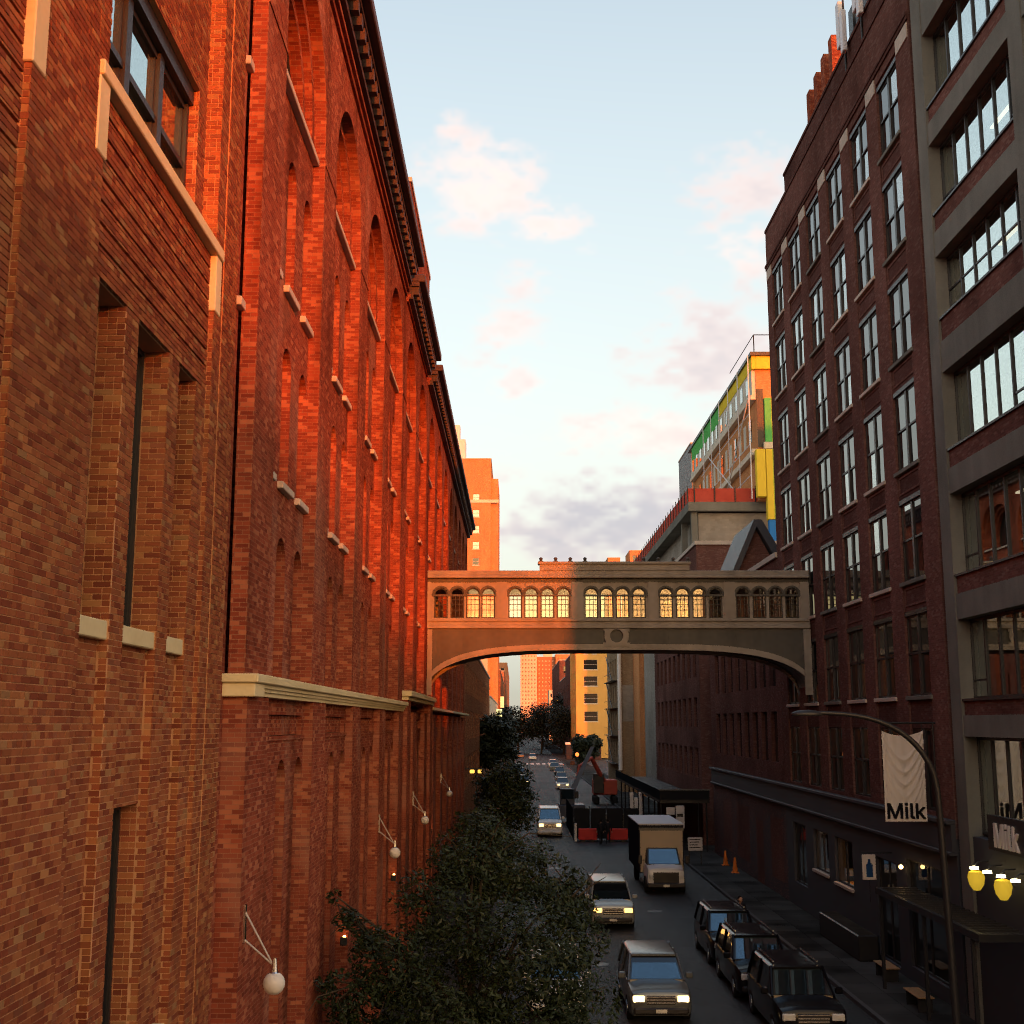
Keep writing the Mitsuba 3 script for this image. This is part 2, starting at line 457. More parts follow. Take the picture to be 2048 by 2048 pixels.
# slot glazing
for y0, y1, z0, z1 in [(a, b, 11.56, 15.02) for a, b in slots] + [(13.44, 14.70, G, 9.58)]:
    w = part(near, 'slot_window', MB().box(-4.64, -4.585, y0, y0 + .06, z0, z1).box(-4.64, -4.585, y1 - .06, y1, z0, z1).box(-4.64, -4.585, y0 + .06, y1 - .06, z1 - .07, z1).box(-4.64, -4.585, y0 + .06, y1 - .06, z0, z0 + .06), 'm_frame')
    part(w, 'pane', MB().box(-4.63, -4.62, y0 + .06, y1 - .06, z0 + .06, z1 - .07), 'm_pane')
# sash window: three double-hung units
w = part(near, 'window', MB().box(-4.75, -4.50, 12.1, 16.05, 19.02, 19.25), 'm_frame')
for k in range(3):
    a = 12.1 + k * 1.3167; b = a + 1.3167
    fr = MB().box(-4.72, -4.56, a, a + .09, 17.15, 19.02).box(-4.72, -4.56, b - .09, b, 17.15, 19.02)
    fr.box(-4.70, -4.60, a + .09, b - .09, 17.15, 17.24).box(-4.70, -4.60, a + .09, b - .09, 18.93, 19.02).box(-4.70, -4.585, a + .09, b - .09, 18.05, 18.14)
    fr.box(-4.69, -4.62, a + .09, a + .13, 17.24, 18.93).box(-4.69, -4.62, b - .13, b - .09, 17.24, 18.93)
    part(w, 'sash_frame', fr, 'm_frame')
    part(w, 'pane', MB().box(-4.672, -4.664, a + .13, b - .13, 17.24, 18.05), 'm_pane_mirror')
    part(w, 'pane', MB().box(-4.652, -4.644, a + .13, b - .13, 18.14, 18.93), 'm_pane_mirror')

# ------------------------------------------------------------------ red market hall (left, behind)
market = thing('market_hall', 'long red brick market hall with round arches, tan stone ledge and dark cornice', 'building')
Y0, P = 18.15, 5.95
ROWS = ((20.95, 18.35), (17.30, 14.72), (13.78, 11.24))
WC = (2.05, 3.775, 5.50)          # window centres in a bay
pier = sbox(0, 11.2, P, 25.7).difference(arch_poly(1.6, P + .001, 11.19, 22.7, 22))
holes = [arch_poly(c - .43, c + .43, s, t - .43, 12) for t, s in ROWS for c in WC]
L1 = sbox(1.6, 11.2, P, 25.69).difference(unary_union(holes + [arch_poly(1.85, 5.70, 22.05, 22.7, 22)]))
L2 = sbox(1.6, 11.2, P, 25.69).difference(unary_union(holes + [arch_poly(2.05, 5.50, 22.05, 22.7, 22)]))
bay = MB().px(pier, -4.2, -3.95).px(L1, -4.36, -4.2).px(L2, -4.75, -4.36)
for a in (1.72, ):
    bay.px(sbox(0, 21.95, 1.6, 22.05), -3.95, -3.93)
basep = sbox(1.6, G, P, 10.9).difference(unary_union([sbox(1.8, 10.28, 5.75, 10.64)] + [arch_poly(c - .42, c + .42, 3.2, 9.45, 12) for c in WC]))
base = MB().box(-4.45, -3.9, 0, 1.6, G, 10.9).px(basep, -4.45, -4.08)
for k in range(19):      # soldier course in the sunk panel
    y = 1.82 + k * .2075
    base.box(-4.3, -4.18 + .02 * ((k * 7) % 3) / 3, y, y + .19, 10.29, 10.63)
base.box(-4.3, -4.05, 1.6, P, 10.20, 10.27)
pane9 = MB().px(arch_poly(-.44, .44, 0, 2.16, 12), -4.66, -4.65)
pane_b = MB().px(arch_poly(-.43, .43, 0, 6.24, 12), -4.44, -4.42)
aw = MB().px(arch_poly(2.0, 5.55, 22.0, 22.7, 20).difference(arch_poly(2.16, 5.39, 22.14, 22.72, 20)), -4.70, -4.60)
for y in (2.95, 3.75, 4.55):
    aw.box(-4.69, -4.61, y, y + .08, 22.1, 24.3)
aw.box(-4.69, -4.61, 2.1, 5.5, 23.1, 23.18)
awp = MB().px(arch_poly(2.1, 5.45, 22.1, 22.72, 20), -4.665, -4.655)
sillm = MB().cham(-4.4, -4.09, -.56, .56, -.13, 0, .012)
asill = MB().cham(-4.4, -4.07, 1.62, 5.93, 21.93, 22.05, .012)
NB = 14
for k in range(NB):
    tr = T().translate([0, Y0 + P * k, 0])
    if k == 0:
        wk = part(market, 'wall', bay, 'm_brick_market', to_world=tr); bk = part(market, 'base_wall', base, 'm_brick_market', to_world=tr)
        ak = part(market, 'arched_window', aw, 'm_frame', to_world=tr); apk = part(ak, 'pane', awp, 'm_pane', to_world=tr)
        sk = part(market, 'sill', asill, 'm_stone_pale', to_world=tr)
    else:
        copy_part(market, 'wall', wk, tr); copy_part(market, 'base_wall', bk, tr)
        a2 = copy_part(market, 'arched_window', ak, tr); copy_part(a2, 'pane', apk, tr); copy_part(market, 'sill', sk, tr)
    for i, (t, s) in enumerate(ROWS):
        for j, c in enumerate(WC):
            tr2 = T().translate([0, Y0 + P * k + c, s])
            if k == i == j == 0:
                pk = part(market, 'window', pane9, 'm_pane', to_world=tr2); sk9 = part(market, 'sill', sillm, 'm_stone_pale', to_world=tr2)
            else:
                copy_part(market, 'window', pk, tr2)
                if i < 2 and k < 9:
                    copy_part(market, 'sill', sk9, tr2)
    for j, c in enumerate(WC):
        tr2 = T().translate([0, Y0 + P * k + c, 3.2])
        if k == j == 0:
            pbk = part(market, 'base_window', pane_b, 'm_pane', to_world=tr2)
        else:
            copy_part(market, 'base_window', pbk, tr2)
YE = Y0 + P * NB
part(market, 'mass', MB().box(-30, -4.75, Y0 + .3, YE, G, 25.68).box(-4.76, -4.44, Y0 + .02, YE - .02, G + .1, 11.1), 'm_brick_market')
part(market, 'end_wall', MB().box(-30, -4.25, 17.82, Y0 + .005, G, 25.69), 'm_brick_market')
for z in (16.75, 20.7):
    part(market, 'end_sill', MB().cham(-4.5, -4.14, 17.85, 18.32, z, z + .14, .01), 'm_stone_pale')
led = MB().cham(-4.4, -3.72, 18.0, 43.6, 11.08, 11.21, .015).box(-4.4, -3.79, 18.3, 43.5, 11.02, 11.08).box(-4.4, -3.83, 18.3, 43.5, 10.965, 11.02).box(-4.4, -3.87, 18.3, 43.5, 10.90, 10.965)
led.cham(-4.4, -3.77, 18.05, 18.75, 10.88, 11.075, .012)
part(market, 'ledge', led, 'm_stone')
part(market, 'ledge', MB().cham(-4.4, -3.62, 43.7, 57.5, 11.43, 11.62, .015).box(-4.4, -3.74, 43.8, 57.5, 11.3, 11.43), 'm_stone')
part(market, 'pavilion', MB().box(-4.4, -3.78, 43.85, 45.3, G, 11.3), 'm_brick_market'); part(market, 'pavilion', MB().box(-4.4, -3.78, 55.75, 57.3, G, 11.3), 'm_brick_market')
part(market, 'ledge', MB().cham(-4.4, -3.72, 57.6, YE, 11.08, 11.21, .015), 'm_stone')
cb = MB()
for y0, y1, zt in ((Y0 - .1, 42.6, 27.1), (43.1, 53.2, 26.75), (54.2, YE, 26.6)):
    cb.box(-4.6, -3.88, y0, y1, 25.70, 25.86).box(-4.6, -3.80, y0, y1, 25.86, 25.98).box(-4.6, -3.86, y0, y1, 25.98, zt - .95)
part(market, 'corbel_course', cb, 'm_brick_market')
for y0, y1, zt in ((Y0 - .1, 42.6, 27.1), (43.1, 53.2, 26.75), (54.2, YE, 26.6)):
    co = MB().box(-5, -3.72, y0, y1, zt - .95, zt - .78).box(-5, -3.50, y0, y1, zt - .46, zt - .30).cham(-5, -3.28, y0, y1, zt - .30, zt, .03).box(-5, -3.78, y0 + .05, y1 - .05, zt - .78, zt - .46)
    n = int((y1 - y0) / .6)
    for i in range(n):
        y = y0 + .1 + i * (y1 - y0 - .2) / n
        co.box(-3.8, -3.52, y, y + .26, zt - .76, zt - .465)
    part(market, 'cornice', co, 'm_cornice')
part(market, 'parapet', MB().box(-8, -5.2, Y0, YE, 25.6, 26.2), 'm_brick_market')
tall = thing('rooftop_block', 'plain red brick block standing back above the market hall cornice', 'building')
part(tall, 'wall', MB().box(-12, -4.6, 51.3, 63.5, 25.7, 34.1), 'm_brick_market')
part(tall, 'coping', MB().box(-12, -4.55, 51.2, 63.6, 34.1, 34.3), 'm_stone_pale')
# ------------------------------------------------------------------ footbridge over the street
bridge = thing('footbridge', 'covered footbridge with arched amber windows crossing high over the street', 'bridge')
BY0, BY1, BX0, BX1 = 56.5, 59.4, -4.1, 13.5
BXC, BHW = 4.70, 8.8


def arch_top(x):
    t = np.clip(np.abs((np.asarray(x, float) - BXC) / (BHW - .02)), 0, .9999)
    return 14.05 - 1.9 * (1 - np.sqrt(1 - t ** 4))


xs = np.concatenate([BXC + BHW * np.sin(np.linspace(-math.pi / 2, math.pi / 2, 61))])
top = arch_top(xs)
fascia = Polygon([(BX0, 14.75)] + [(BX0, 11.75)] + list(zip(xs[1:-1], top[1:-1] - .1)) + [(BX1, 11.75), (BX1, 14.75)]).buffer(0)
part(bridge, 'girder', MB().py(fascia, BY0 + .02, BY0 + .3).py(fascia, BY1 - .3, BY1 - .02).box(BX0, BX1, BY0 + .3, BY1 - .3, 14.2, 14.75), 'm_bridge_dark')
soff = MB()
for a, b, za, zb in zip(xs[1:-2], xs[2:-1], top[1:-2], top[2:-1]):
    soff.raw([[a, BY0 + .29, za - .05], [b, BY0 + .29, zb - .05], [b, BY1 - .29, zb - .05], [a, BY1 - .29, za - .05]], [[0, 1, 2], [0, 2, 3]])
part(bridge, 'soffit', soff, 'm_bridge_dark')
trim = Polygon(list(zip(xs[1:-1], top[1:-1])) + list(zip(xs[1:-1][::-1], top[1:-1][::-1] - .27))).buffer(0)
part(bridge, 'arch_trim', MB().py(trim, BY0 - .10, BY0 + .02).py(trim, BY1 - .02, BY1 + .1), 'm_bridge')
ring = Point(4.64, 14.42).buffer(.56, 24).difference(Point(4.64, 14.42).buffer(.30, 24)).intersection(sbox(4.0, 13.98, 5.3, 14.74)).union(sbox(4.02, 13.95, 5.26, 14.12).union(sbox(4.05, 14.62, 5.23, 14.74)).difference(Point(4.64, 14.42).buffer(.30, 24)))
part(bridge, 'medallion', MB().py(ring, BY0 - .12, BY0 + .019), 'm_bridge')
part(bridge, 'string_course', MB().cham(BX0, BX1, BY0 - .12, BY0 + .3, 15.08, 15.20, .02).box(BX0, BX1, BY0 - .05, BY0 + .3, 14.93, 15.08).cham(BX0, BX1, BY0 - .10, BY0 + .3, 14.76, 14.93, .02)
     .cham(BX0, BX1, BY1 - .3, BY1 + .12, 14.76, 15.2, .02), 'm_bridge')
WX = [-3.40, -2.65, -1.93, -1.23, .01, .74, 1.49, 2.23, 3.51, 4.21, 4.94, 5.70, 6.94, 7.70, 8.46, 9.21, 10.46, 11.22, 11.97, 12.72]
wz0, wz1, hw = 15.24, 16.64, .315
gal = sbox(BX0, 15.2, BX1, 17.0)
ops = [arch_poly(x - hw, x + hw, wz0, wz1 - hw, 14) for x in WX]
gal = gal.difference(unary_union(ops))
back = sbox(BX0, 15.2, BX1, 17.0).difference(unary_union([sbox(WX[4 * g] - .32, wz0, WX[4 * g + 3] + .32, wz1) for g in range(5)]))
part(bridge, 'gallery_wall', MB().py(gal, BY0, BY0 + .16).py(back, BY1 - .16, BY1), 'm_bridge')
for x in WX:
    hood = MB()
    o = affinity.scale(arch_poly(x - hw, x + hw, wz1 - hw, wz1 - hw, 14), 1.28, 1.28, origin=(x, wz1 - hw)).difference(arch_poly(x - hw, x + hw, wz1 - hw - .01, wz1 - hw, 14))
    hood.py(o, BY0 - .05, BY0 + .0)
    hood.box(x - hw - .08, x + hw + .08, BY0 - .06, BY0 - .001, wz1 - hw - .09, wz1 - hw)
    part(bridge, 'hood_mould', hood, 'm_bridge_dark')
for a, b in ((-4.1, -3.85), (-.86, -.36), (2.6, 3.14), (6.1, 6.57), (9.6, 10.1), (13.1, 13.5)):
    part(bridge, 'pilaster', MB().box(a, b, BY0 - .07, BY0, 15.2, 16.9), 'm_bridge')
for i, x in enumerate(WX):
    fr = MB().py(ops[i].difference(arch_poly(x - hw + .06, x + hw - .06, wz0 + .05, wz1 - hw, 14)), BY0 + .045, BY0 + .10)
    for q in (x - hw, x - .013 - .09, x - .013 + .09, x + hw - .03):
        fr.box(q, q + .028, BY0 + .05, BY0 + .09, wz0, wz1 - hw)
    for zz in (wz0, wz0 + .36, wz0 + .62, wz1 - hw - .25, wz1 - hw - .03):
        fr.box(x - hw, x + hw, BY0 + .051, BY0 + .089, zz, zz + .03)
    w = part(bridge, 'window', fr, 'm_frame')
    part(w, 'pane', MB().raw(*[(lambda m: (np.stack([m.vertices[:, 0], np.full(len(m.vertices), BY0 + .07), m.vertices[:, 1]], 1), m.faces))(trimesh.Trimesh(*trimesh.creation.triangulate_polygon(ops[i], engine='earcut'), process=False))][0]),
         'm_clear_glass' if i == 4 else 'm_amber_glass')
bf = MB()
for g in range(5):
    a, b = WX[4 * g] - .32, WX[4 * g + 3] + .32
    for k in range(5):
        q = a + (b - a) * k / 4
        bf.box(q - .015, q + .015, BY1 - .1, BY1 - .06, wz0, wz1)
    w = part(bridge, 'back_window', bf, 'm_frame'); bf = MB()
    part(w, 'pane', MB().raw([[a, BY1 - .08, wz0], [b, BY1 - .08, wz0], [b, BY1 - .08, wz1], [a, BY1 - .08, wz1]], [[0, 1, 2], [0, 2, 3]]), 'm_amber_glass')
part(bridge, 'frieze', MB().box(BX0, BX1, BY0 - .03, BY1 + .03, 16.88, 17.06), 'm_bridge_dark')  # dark band painted as the shadow line under the cornice
part(bridge, 'cornice', MB().cham(BX0, BX1, BY0 - .26, BY1 + .26, 17.06, 17.2, .03).cham(BX0, BX1, BY0 - .16, BY1 + .16, 17.2, 17.42, .02), 'm_bridge')
part(bridge, 'raised_parapet', MB().box(1.14, 8.02, BY0 - .20, BY0 + .2, 17.42, 17.70).cham(1.06, 8.10, BY0 - .28, BY0 + .28, 17.70, 17.82, .02), 'm_bridge')
for k in range(11):
    x = 1.2 + k * .678
    if k in (0, 1, 2, 3, 7, 8, 9, 10):
        part(bridge, 'finial', MB().lathe([(0, 0), (.09, 0), (.11, .05), (.05, .09), (.10, .16), (.05, .22), (0, .24)], (x, BY0, 17.82), 8), 'm_bridge_dark')
part(bridge, 'end_column', MB().box(13.16, 13.49, BY0 - .14, BY0 - .02, 11.75, 14.72), 'm_bridge')
part(bridge, 'end_column', MB().box(-4.0, -3.78, BY0 - .1, BY0 - .02, 11.75, 14.72), 'm_bridge')
for x in (2.28, 7.0, -.8, 10.1):
    part(bridge, 'rib', MB().box(x, x + .03, BY0 - .01, BY0 + .02, 13.9, 14.76), 'm_bridge_dark')

# ------------------------------------------------------------------ brown brick loft building (right)
loft = thing('loft_building', 'tall brown brick building on the right with eight rows of paired sash windows', 'building')
DY0, DP, NBAY = 38.9, 3.78, 6
WY = [(40.40 + DP * k, 42.80 + DP * k) for k in range(NBAY)]
SILLS = [30.98, 27.03, 23.08, 19.20, 15.30, 11.40]
DY1 = 63.0
ZTOP = 36.5
holes = [sbox(a, s, b, s + 2.88) for a, b in WY for s in SILLS] + [sbox(a, 7.7, b, 10.33) for a, b in WY]
piers = sbox(DY0, 7.0, DY1, ZTOP).difference(unary_union([sbox(a, 7.7, b, 34.0) for a, b in WY]))
spand = unary_union([sbox(a, 7.0, b, 34.0) for a, b in WY]).difference(unary_union(holes))
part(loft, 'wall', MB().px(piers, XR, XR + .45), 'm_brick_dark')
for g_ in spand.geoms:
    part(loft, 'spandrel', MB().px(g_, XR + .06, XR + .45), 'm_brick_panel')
for a, b in WY:
    for s in SILLS[1:]:
        pan = MB()
        pan.box(XR + .03, XR + .07, a + .1, b - .1, s + 3.05, s + 3.12).box(XR + .03, XR + .07, a + .1, b - .1, s + 3.62, s + 3.69)
        pan.box(XR + .03, XR + .07, a + .1, a + .17, s + 3.12, s + 3.62).box(XR + .03, XR + .07, b - .17, b - .1, s + 3.12, s + 3.62)
        part(loft, 'spandrel_panel', pan, 'm_brick_dark')
part(loft, 'mass', MB().box(XR + .44, 40, DY0 + .01, DY1 - .01, 6.4, ZTOP - .9).box(XR + 3.1, 40, DY0 + .01, DY1 - .01, G, 6.4).box(XR + .3, 40, DY1 - .4, DY1, G, ZTOP - .05).box(XR + .3, XR + .6, DY0, DY0 + .4, 7.0, ZTOP - .05), 'm_brick_dark')
cor = MB().box(XR - .06, XR + .4, DY0, DY1, 34.35, 34.5).box(XR - .1, XR + .4, DY0, DY1, 34.5, 34.62).box(XR - .05, XR + .45, DY0, DY1, ZTOP - .02, ZTOP + .12)
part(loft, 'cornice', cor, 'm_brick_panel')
for k in range(NBAY + 1):
    y = (WY[k - 1][1] if k else DY0)
    y1 = WY[k][0] if k < NBAY else DY1
    part(loft, 'pier_cap', MB().box(XR - .04, XR + .2, y + .12, y1 - .12, 33.75, 34.3), 'm_stone_pale')
for a, b in WY:
    for s in SILLS:
        part(loft, 'lintel', MB().box(XR + .02, XR + .40, a - .0, b + .0, s + 2.72, s + 2.88), 'm_frame')


def double_window(parent, a, b, z0, z1, x, i, j, pm='m_pane', mix=.22):
    """paired double-hung sashes between y=a and y=b"""
    fr = MB()
    m = (a + b) / 2
    zm = (z0 + z1) / 2 + .08
    fr.box(x, x + .10, a, a + .07, z0, z1).box(x, x + .10, b - .07, b, z0, z1).box(x - .02, x + .10, m - .09, m + .09, z0, z1)
    fr.box(x + .01, x + .09, a + .07, m - .09, z0, z0 + .08).box(x + .01, x + .09, m + .09, b - .07, z0, z0 + .08)
    fr.box(x + .01, x + .09, a + .07, m - .09, z1 - .07, z1).box(x + .01, x + .09, m + .09, b - .07, z1 - .07, z1)
    fr.box(x + .0, x + .08, a + .07, m - .09, zm - .035, zm + .035).box(x + .0, x + .08, m + .09, b - .07, zm - .035, zm + .035)
    w = part(parent, 'window', fr, 'm_frame')
    for h, (p, q) in enumerate(((a + .07, m - .09), (m + .09, b - .07))):
        for g, (u, v) in enumerate(((z0 + .08, zm - .035), (zm + .035, z1 - .07))):
            t1 = (hexrand(i * 3 + h, j * 5 + g, 1) - .5) * .022
            t2 = (hexrand(i * 3 + h, j * 5 + g, 2) - .5) * .022
            xx = x + (.05 if g == 0 else .03)
            mm = 'm_pane_mirror' if hexrand(i * 3 + h, j * 5 + g, 3) > .84 and g == 1 else ('m_pane_half' if hexrand(i * 3 + h, j * 5 + g, 5) > .74 else pm)
            part(w, 'pane', ([[xx + t1, p, u], [xx - t1, q, u], [xx - t1 + t2, q, v], [xx + t1 + t2, p, v]], [[0, 1, 2], [0, 2, 3]]), mm)


for j, s in enumerate(SILLS + [7.7]):
    for i, (a, b) in enumerate(WY):
        double_window(loft, a, b, s, s + (2.72 if j < 6 else 2.63), XR + .09, i, j)
        if j < 6:
            part(loft, 'sill', MB().cham(XR - .07, XR + .3, a - .12, b + .12, s - .14, s, .012), 'm_stone_pale' if (i * 5 + j * 3) % 3 else 'm_concrete')
flat('m_storefront', (.045, .047, .055), .6, .3)
part(loft, 'storefront_cornice', MB().cham(XR - .28, XR + .3, DY0, 85.8, 7.42, 7.56, .02).box(XR - .14, XR + .3, DY0, 85.8, 6.6, 7.42).cham(XR - .22, XR + .3, DY0, 85.8, 6.48, 6.6, .02), 'm_storefront')
sf = sbox(DY0, G, 85.8, 6.5)
shops = [(40.3, 44.0, G + .6, 5.9), (45.2, 47.7, G + .3, 5.6), (50.95, 53.7, 3.95, 5.8), (54.8, 57.5, 4.05, 5.8), (59, 61.6, 3, 5.8), (64, 67, 2.6, 5.7), (69, 71, G + .1, 5.2), (73, 77, 2.6, 5.7), (79, 82, 2.6, 5.7)]
part(loft, 'storefront', MB().px(sf.difference(unary_union([sbox(a, c, b, d) for a, b, c, d in shops])), XR, XR + .45), 'm_storefront')
mat('m_lit_amber', {'type': 'diffuse', 'reflectance': rgb((.5, .3, .12))})
for i, (a, b, c, d) in enumerate(shops):
    fr = MB().box(XR + .12, XR + .2, a, a + .09, c, d).box(XR + .12, XR + .2, b - .09, b, c, d).box(XR + .12, XR + .2, (a + b) / 2 - .06, (a + b) / 2 + .06, c, d).box(XR + .12, XR + .2, a, b, c, c + .08).box(XR + .12, XR + .2, a, b, d - .08, d)
    w = part(loft, 'shop_window', fr, 'm_frame')
    for p, q in ((a + .09, (a + b) / 2 - .06), ((a + b) / 2 + .06, b - .09)):
        part(w, 'pane', MB().box(XR + .155, XR + .165, p, q, c + .08, d - .08), 'm_clear_glass' if i in (2, 3) else 'm_pane')
    if i in (2, 3):
        part(loft, 'shop_room', MB().box(XR + .16, XR + 3.0, a, b, c - .02, c).box(XR + 2.95, XR + 3.0, a, b, c, d), 'm_lit_amber')
        part(loft, 'shop_sill', MB().cham(XR - .1, XR + .1, a - .05, b + .05, c - .12, c, .012), 'm_stone_pale')
        e = (.42, .19, .05) if i == 2 else (.05, .045, .03)
        part(loft, 'shop_lamp', MB().box(XR + 1.2, XR + 2.2, a + .5, b - .5, d - .1, d - .06), 'm_dark', emitter={'type': 'area', 'radiance': rgb(e)})
# roof of the loft building
part(loft, 'upper_parapet', MB().box(XR + .9, XR + 1.19, DY0 + 1.2, DY1 - 1.0, ZTOP - 1, 39.3).box(XR + .84, XR + 1.19, DY0 + 1.2, DY1 - 1.0, 39.3, 39.45), 'm_brick_panel')
part(loft, 'roof_storey', MB().box(XR + 1.2, 36, DY0 + 1, DY1 - .6, ZTOP - 1, ZTOP + 1.6), 'm_brick_panel')
eq = MB()
for k in range(9):
    y = 40 + k * 1.15 + .4 * hexrand(k, 1)
    eq.box(XR + 1.25, XR + 2.2, y, y + .5 + .4 * hexrand(k, 9), ZTOP + 1.6, 40.6 + 1.6 * hexrand(k, 4))
rp = thing('rooftop_plant', 'dark row of cabinets and ducts along the loft building roof edge', 'equipment')
part(rp, 'cabinet', eq, 'm_frame')
rl = MB()
for k in range(17):
    y = 39.4 + k * 1.4
    rl.tube([(XR + .5, y, ZTOP), (XR + .5, y, ZTOP + 1.0)], .02, 6)
rl.tube([(XR + .5, 39.4, ZTOP + 1), (XR + .5, 61.8, ZTOP + 1)], .02, 6).tube([(XR + .5, 39.4, ZTOP + .55), (XR + .5, 61.8, ZTOP + .55)], .015, 6)
part(rp, 'railing', rl, 'm_iron')
flat('m_antenna', (.62, .62, .64), .5)
for k, (y, zb, hh) in enumerate(((46.9, 39.6, 2.4), (49.4, 39.4, 2.1))):
    an = thing('antenna', ('taller' if k == 0 else 'shorter') + ' white panel antenna on the loft building roof edge', 'antenna', 'white panel antennas')
    part(an, 'panel', MB().cham(XR + .55, XR + .75, y - .22, y + .22, zb, zb + hh, .03).cham(XR + .55, XR + .75, y - .72, y - .34, zb - .5, zb + hh - .7, .03), 'm_antenna')
    part(an, 'mast', MB().tube([(XR + .85, y, ZTOP), (XR + .85, y, zb + hh + .5)], .045, 8), 'm_iron')
    part(an, 'bracket', MB().box(XR + .72, XR + .86, y - .05, y + .05, zb + .4, zb + .5).box(XR + .72, XR + .86, y - .05, y + .05, zb + 1.5, zb + 1.6), 'm_iron')
ch = thing('chimney_row', 'row of salmon brick chimney stacks at the far corner of the loft roof', 'chimney')
for k in range(4):
    part(ch, 'stack', MB().box(XR + 1.6, XR + 2.3, 54.2 + k * 1.5, 54.8 + k * 1.5, ZTOP, 42.9 - k * .12), 'm_brick_market')

# ------------------------------------------------------------------ grey concrete building (far right)
conc = thing('concrete_building', 'grey concrete frame building at the right edge with wide bands of glass', 'building')
EY1, EP = 38.66, 7.5
COLS = [(37.75 - EP * k, 38.64 - EP * k) for k in range(2)]
COLS.append((COLS[1][0] - 5.7, COLS[1][0] - 4.9))
FL = [(33.0, 30.42), (29.08, 26.72), (25.25, 23.22), (21.42, 18.95), (17.52, 15.0), (13.62, 11.22), (10.1, 7.25)]
part(conc, 'column', MB().box(XR, XR + .6, COLS[0][0], COLS[0][1], G, 40), 'm_concrete')
for a, b in COLS[1:]:
    part(conc, 'column', MB().box(XR, XR + .6, a, b, G, 40), 'm_concrete')
flat('m_lamp_strip', (.8, .8, .8))
LAMPC = ((.075, .06, .038), (.11, .095, .065), (.07, .05, .022))
for k in range(2):
    a, b = COLS[k + 1][1], COLS[k][0]
    for i, (h_, s_) in enumerate(FL):
        up = FL[i - 1][1] if i else 38.0
        part(conc, 'beam', MB().box(XR + .03, XR + .6, a, b, h_, h_ + (up - h_) * .56), 'm_concrete')
        part(conc, 'brick_panel', MB().box(XR + .09, XR + .6, a, b, h_ + (up - h_) * .56, up - .07), 'm_brick_dark')
        part(conc, 'sill', MB().box(XR + .02, XR + .5, a, b, up - .07, up), 'm_frame')
        n = 6
        x = XR + .42
        fr = MB().box(x - .03, x + .08, a, b, h_ - .10, h_).box(x - .03, x + .08, a, b, s_, s_ + .07)
        for q in range(n + 1):
            y = a + (b - a) * q / n
            fr.box(x - .02, x + .06, max(a, y - .04), min(b, y + .04), s_ + .07, h_ - .10)
        mids = []
        if i == 2:
            zr = s_ + .95; mids = range(n)
        elif i in (0, 1, 4, 5):
            zr = s_ + .55; mids = (0, n - 1)
        elif i == 3:
            zr = s_ + .6; mids = (1,)
        else:
            zr = s_ + .5; mids = ()
        for q in mids:
            fr.box(x, x + .05, a + (b - a) * q / n, a + (b - a) * (q + 1) / n, zr - .03, zr + .03)
        w = part(conc, 'window', fr, 'm_frame')
        for q in range(n):
            p0, p1 = a + (b - a) * q / n + .04, a + (b - a) * (q + 1) / n - .04
            t1 = (hexrand(q, i * 3, 7) - .5) * .010; t2 = (hexrand(q, i * 3, 8) - .5) * .008
            part(w, 'pane', ([[x + .03 + t1, p0, s_ + .07], [x + .03 - t1, p1, s_ + .07], [x + .03 - t1 + t2, p1, h_ - .10], [x + .03 + t1 + t2, p0, h_ - .10]], [[0, 2, 1], [0, 3, 2]]), 'm_office_glass')
        part(conc, 'room_floor', MB().box(XR + .6, XR + 5.0, a, b, s_ - .3, s_ - .02), 'm_interior')
        part(conc, 'room_ceiling', MB().box(XR + .6, XR + 5.0, a, b, h_ - .02, h_ + .2), 'm_interior')
        part(conc, 'room_partition', MB().box(XR + .61, XR + 5.0, b - .06, b, s_ - .02, h_ - .02), 'm_interior')
        for q in ((.22, .6) if i in (1, 2, 4, 5) else (.4,)):
            yl = a + (b - a) * q
            part(conc, 'strip_lamp', MB().box(XR + 1.3, XR + 1.42, yl - .75, yl + .75, h_ - .34, h_ - .29), 'm_lamp_strip', emitter={'type': 'area', 'radiance': rgb(LAMPC[i % 3])})
part(conc, 'mass', MB().box(XR + 5.0, 40, 25.3, EY1 - .001, G, 39.5).box(XR + .6, XR + 5.0, 25.2, COLS[2][1], G, 39.5).box(XR + .6, XR + 5.0, COLS[0][0], EY1 - .002, G, 39.5), 'm_concrete')
part(conc, 'base_wall', MB().box(XR + .1, XR + .6, COLS[2][1], COLS[0][0], G, 7.18), 'm_storefront')
# ------------------------------------------------------------------ behind the viewpoint: the raised park one stands on, and unseen blocks added to shape the west light
rail = thing('elevated_walkway', 'raised steel walkway crossing the street at the viewpoint, behind the frame', 'viaduct')
part(rail, 'deck', MB().box(-40, 48, -9.2, .85, 7.9, 8.7), 'm_concrete')
rr = MB()
for k in range(45):
    rr.box(-40 + k * 2, -39.94 + k * 2, -9.05, -9.0, 8.7, 9.8).box(-40 + k * 2, -39.94 + k * 2, .74, .80, 8.7, 9.75)
rr.box(-40, 48, -9.06, -8.98, 9.8, 9.88).box(-40, 48, .74, .80, 9.75, 9.82)
part(rail, 'railing', rr, 'm_iron')
part(rail, 'column', MB().box(-3.4, -2.6, -6, -5, G, 7.9).box(12.4, 13.2, -6, -5, G, 7.9), 'm_iron')
wb = thing('warehouse_block', 'unseen brick block on the north side, kept low for the west glow', 'building')
part(wb, 'wall', MB().box(-60, -4.2, -140, -24, G, 13), 'm_brick_market')  # unseen block, its height shaped to let the west glow through
wb = thing('warehouse_block', 'unseen brick block on the south side, added to cut the low sun', 'building')
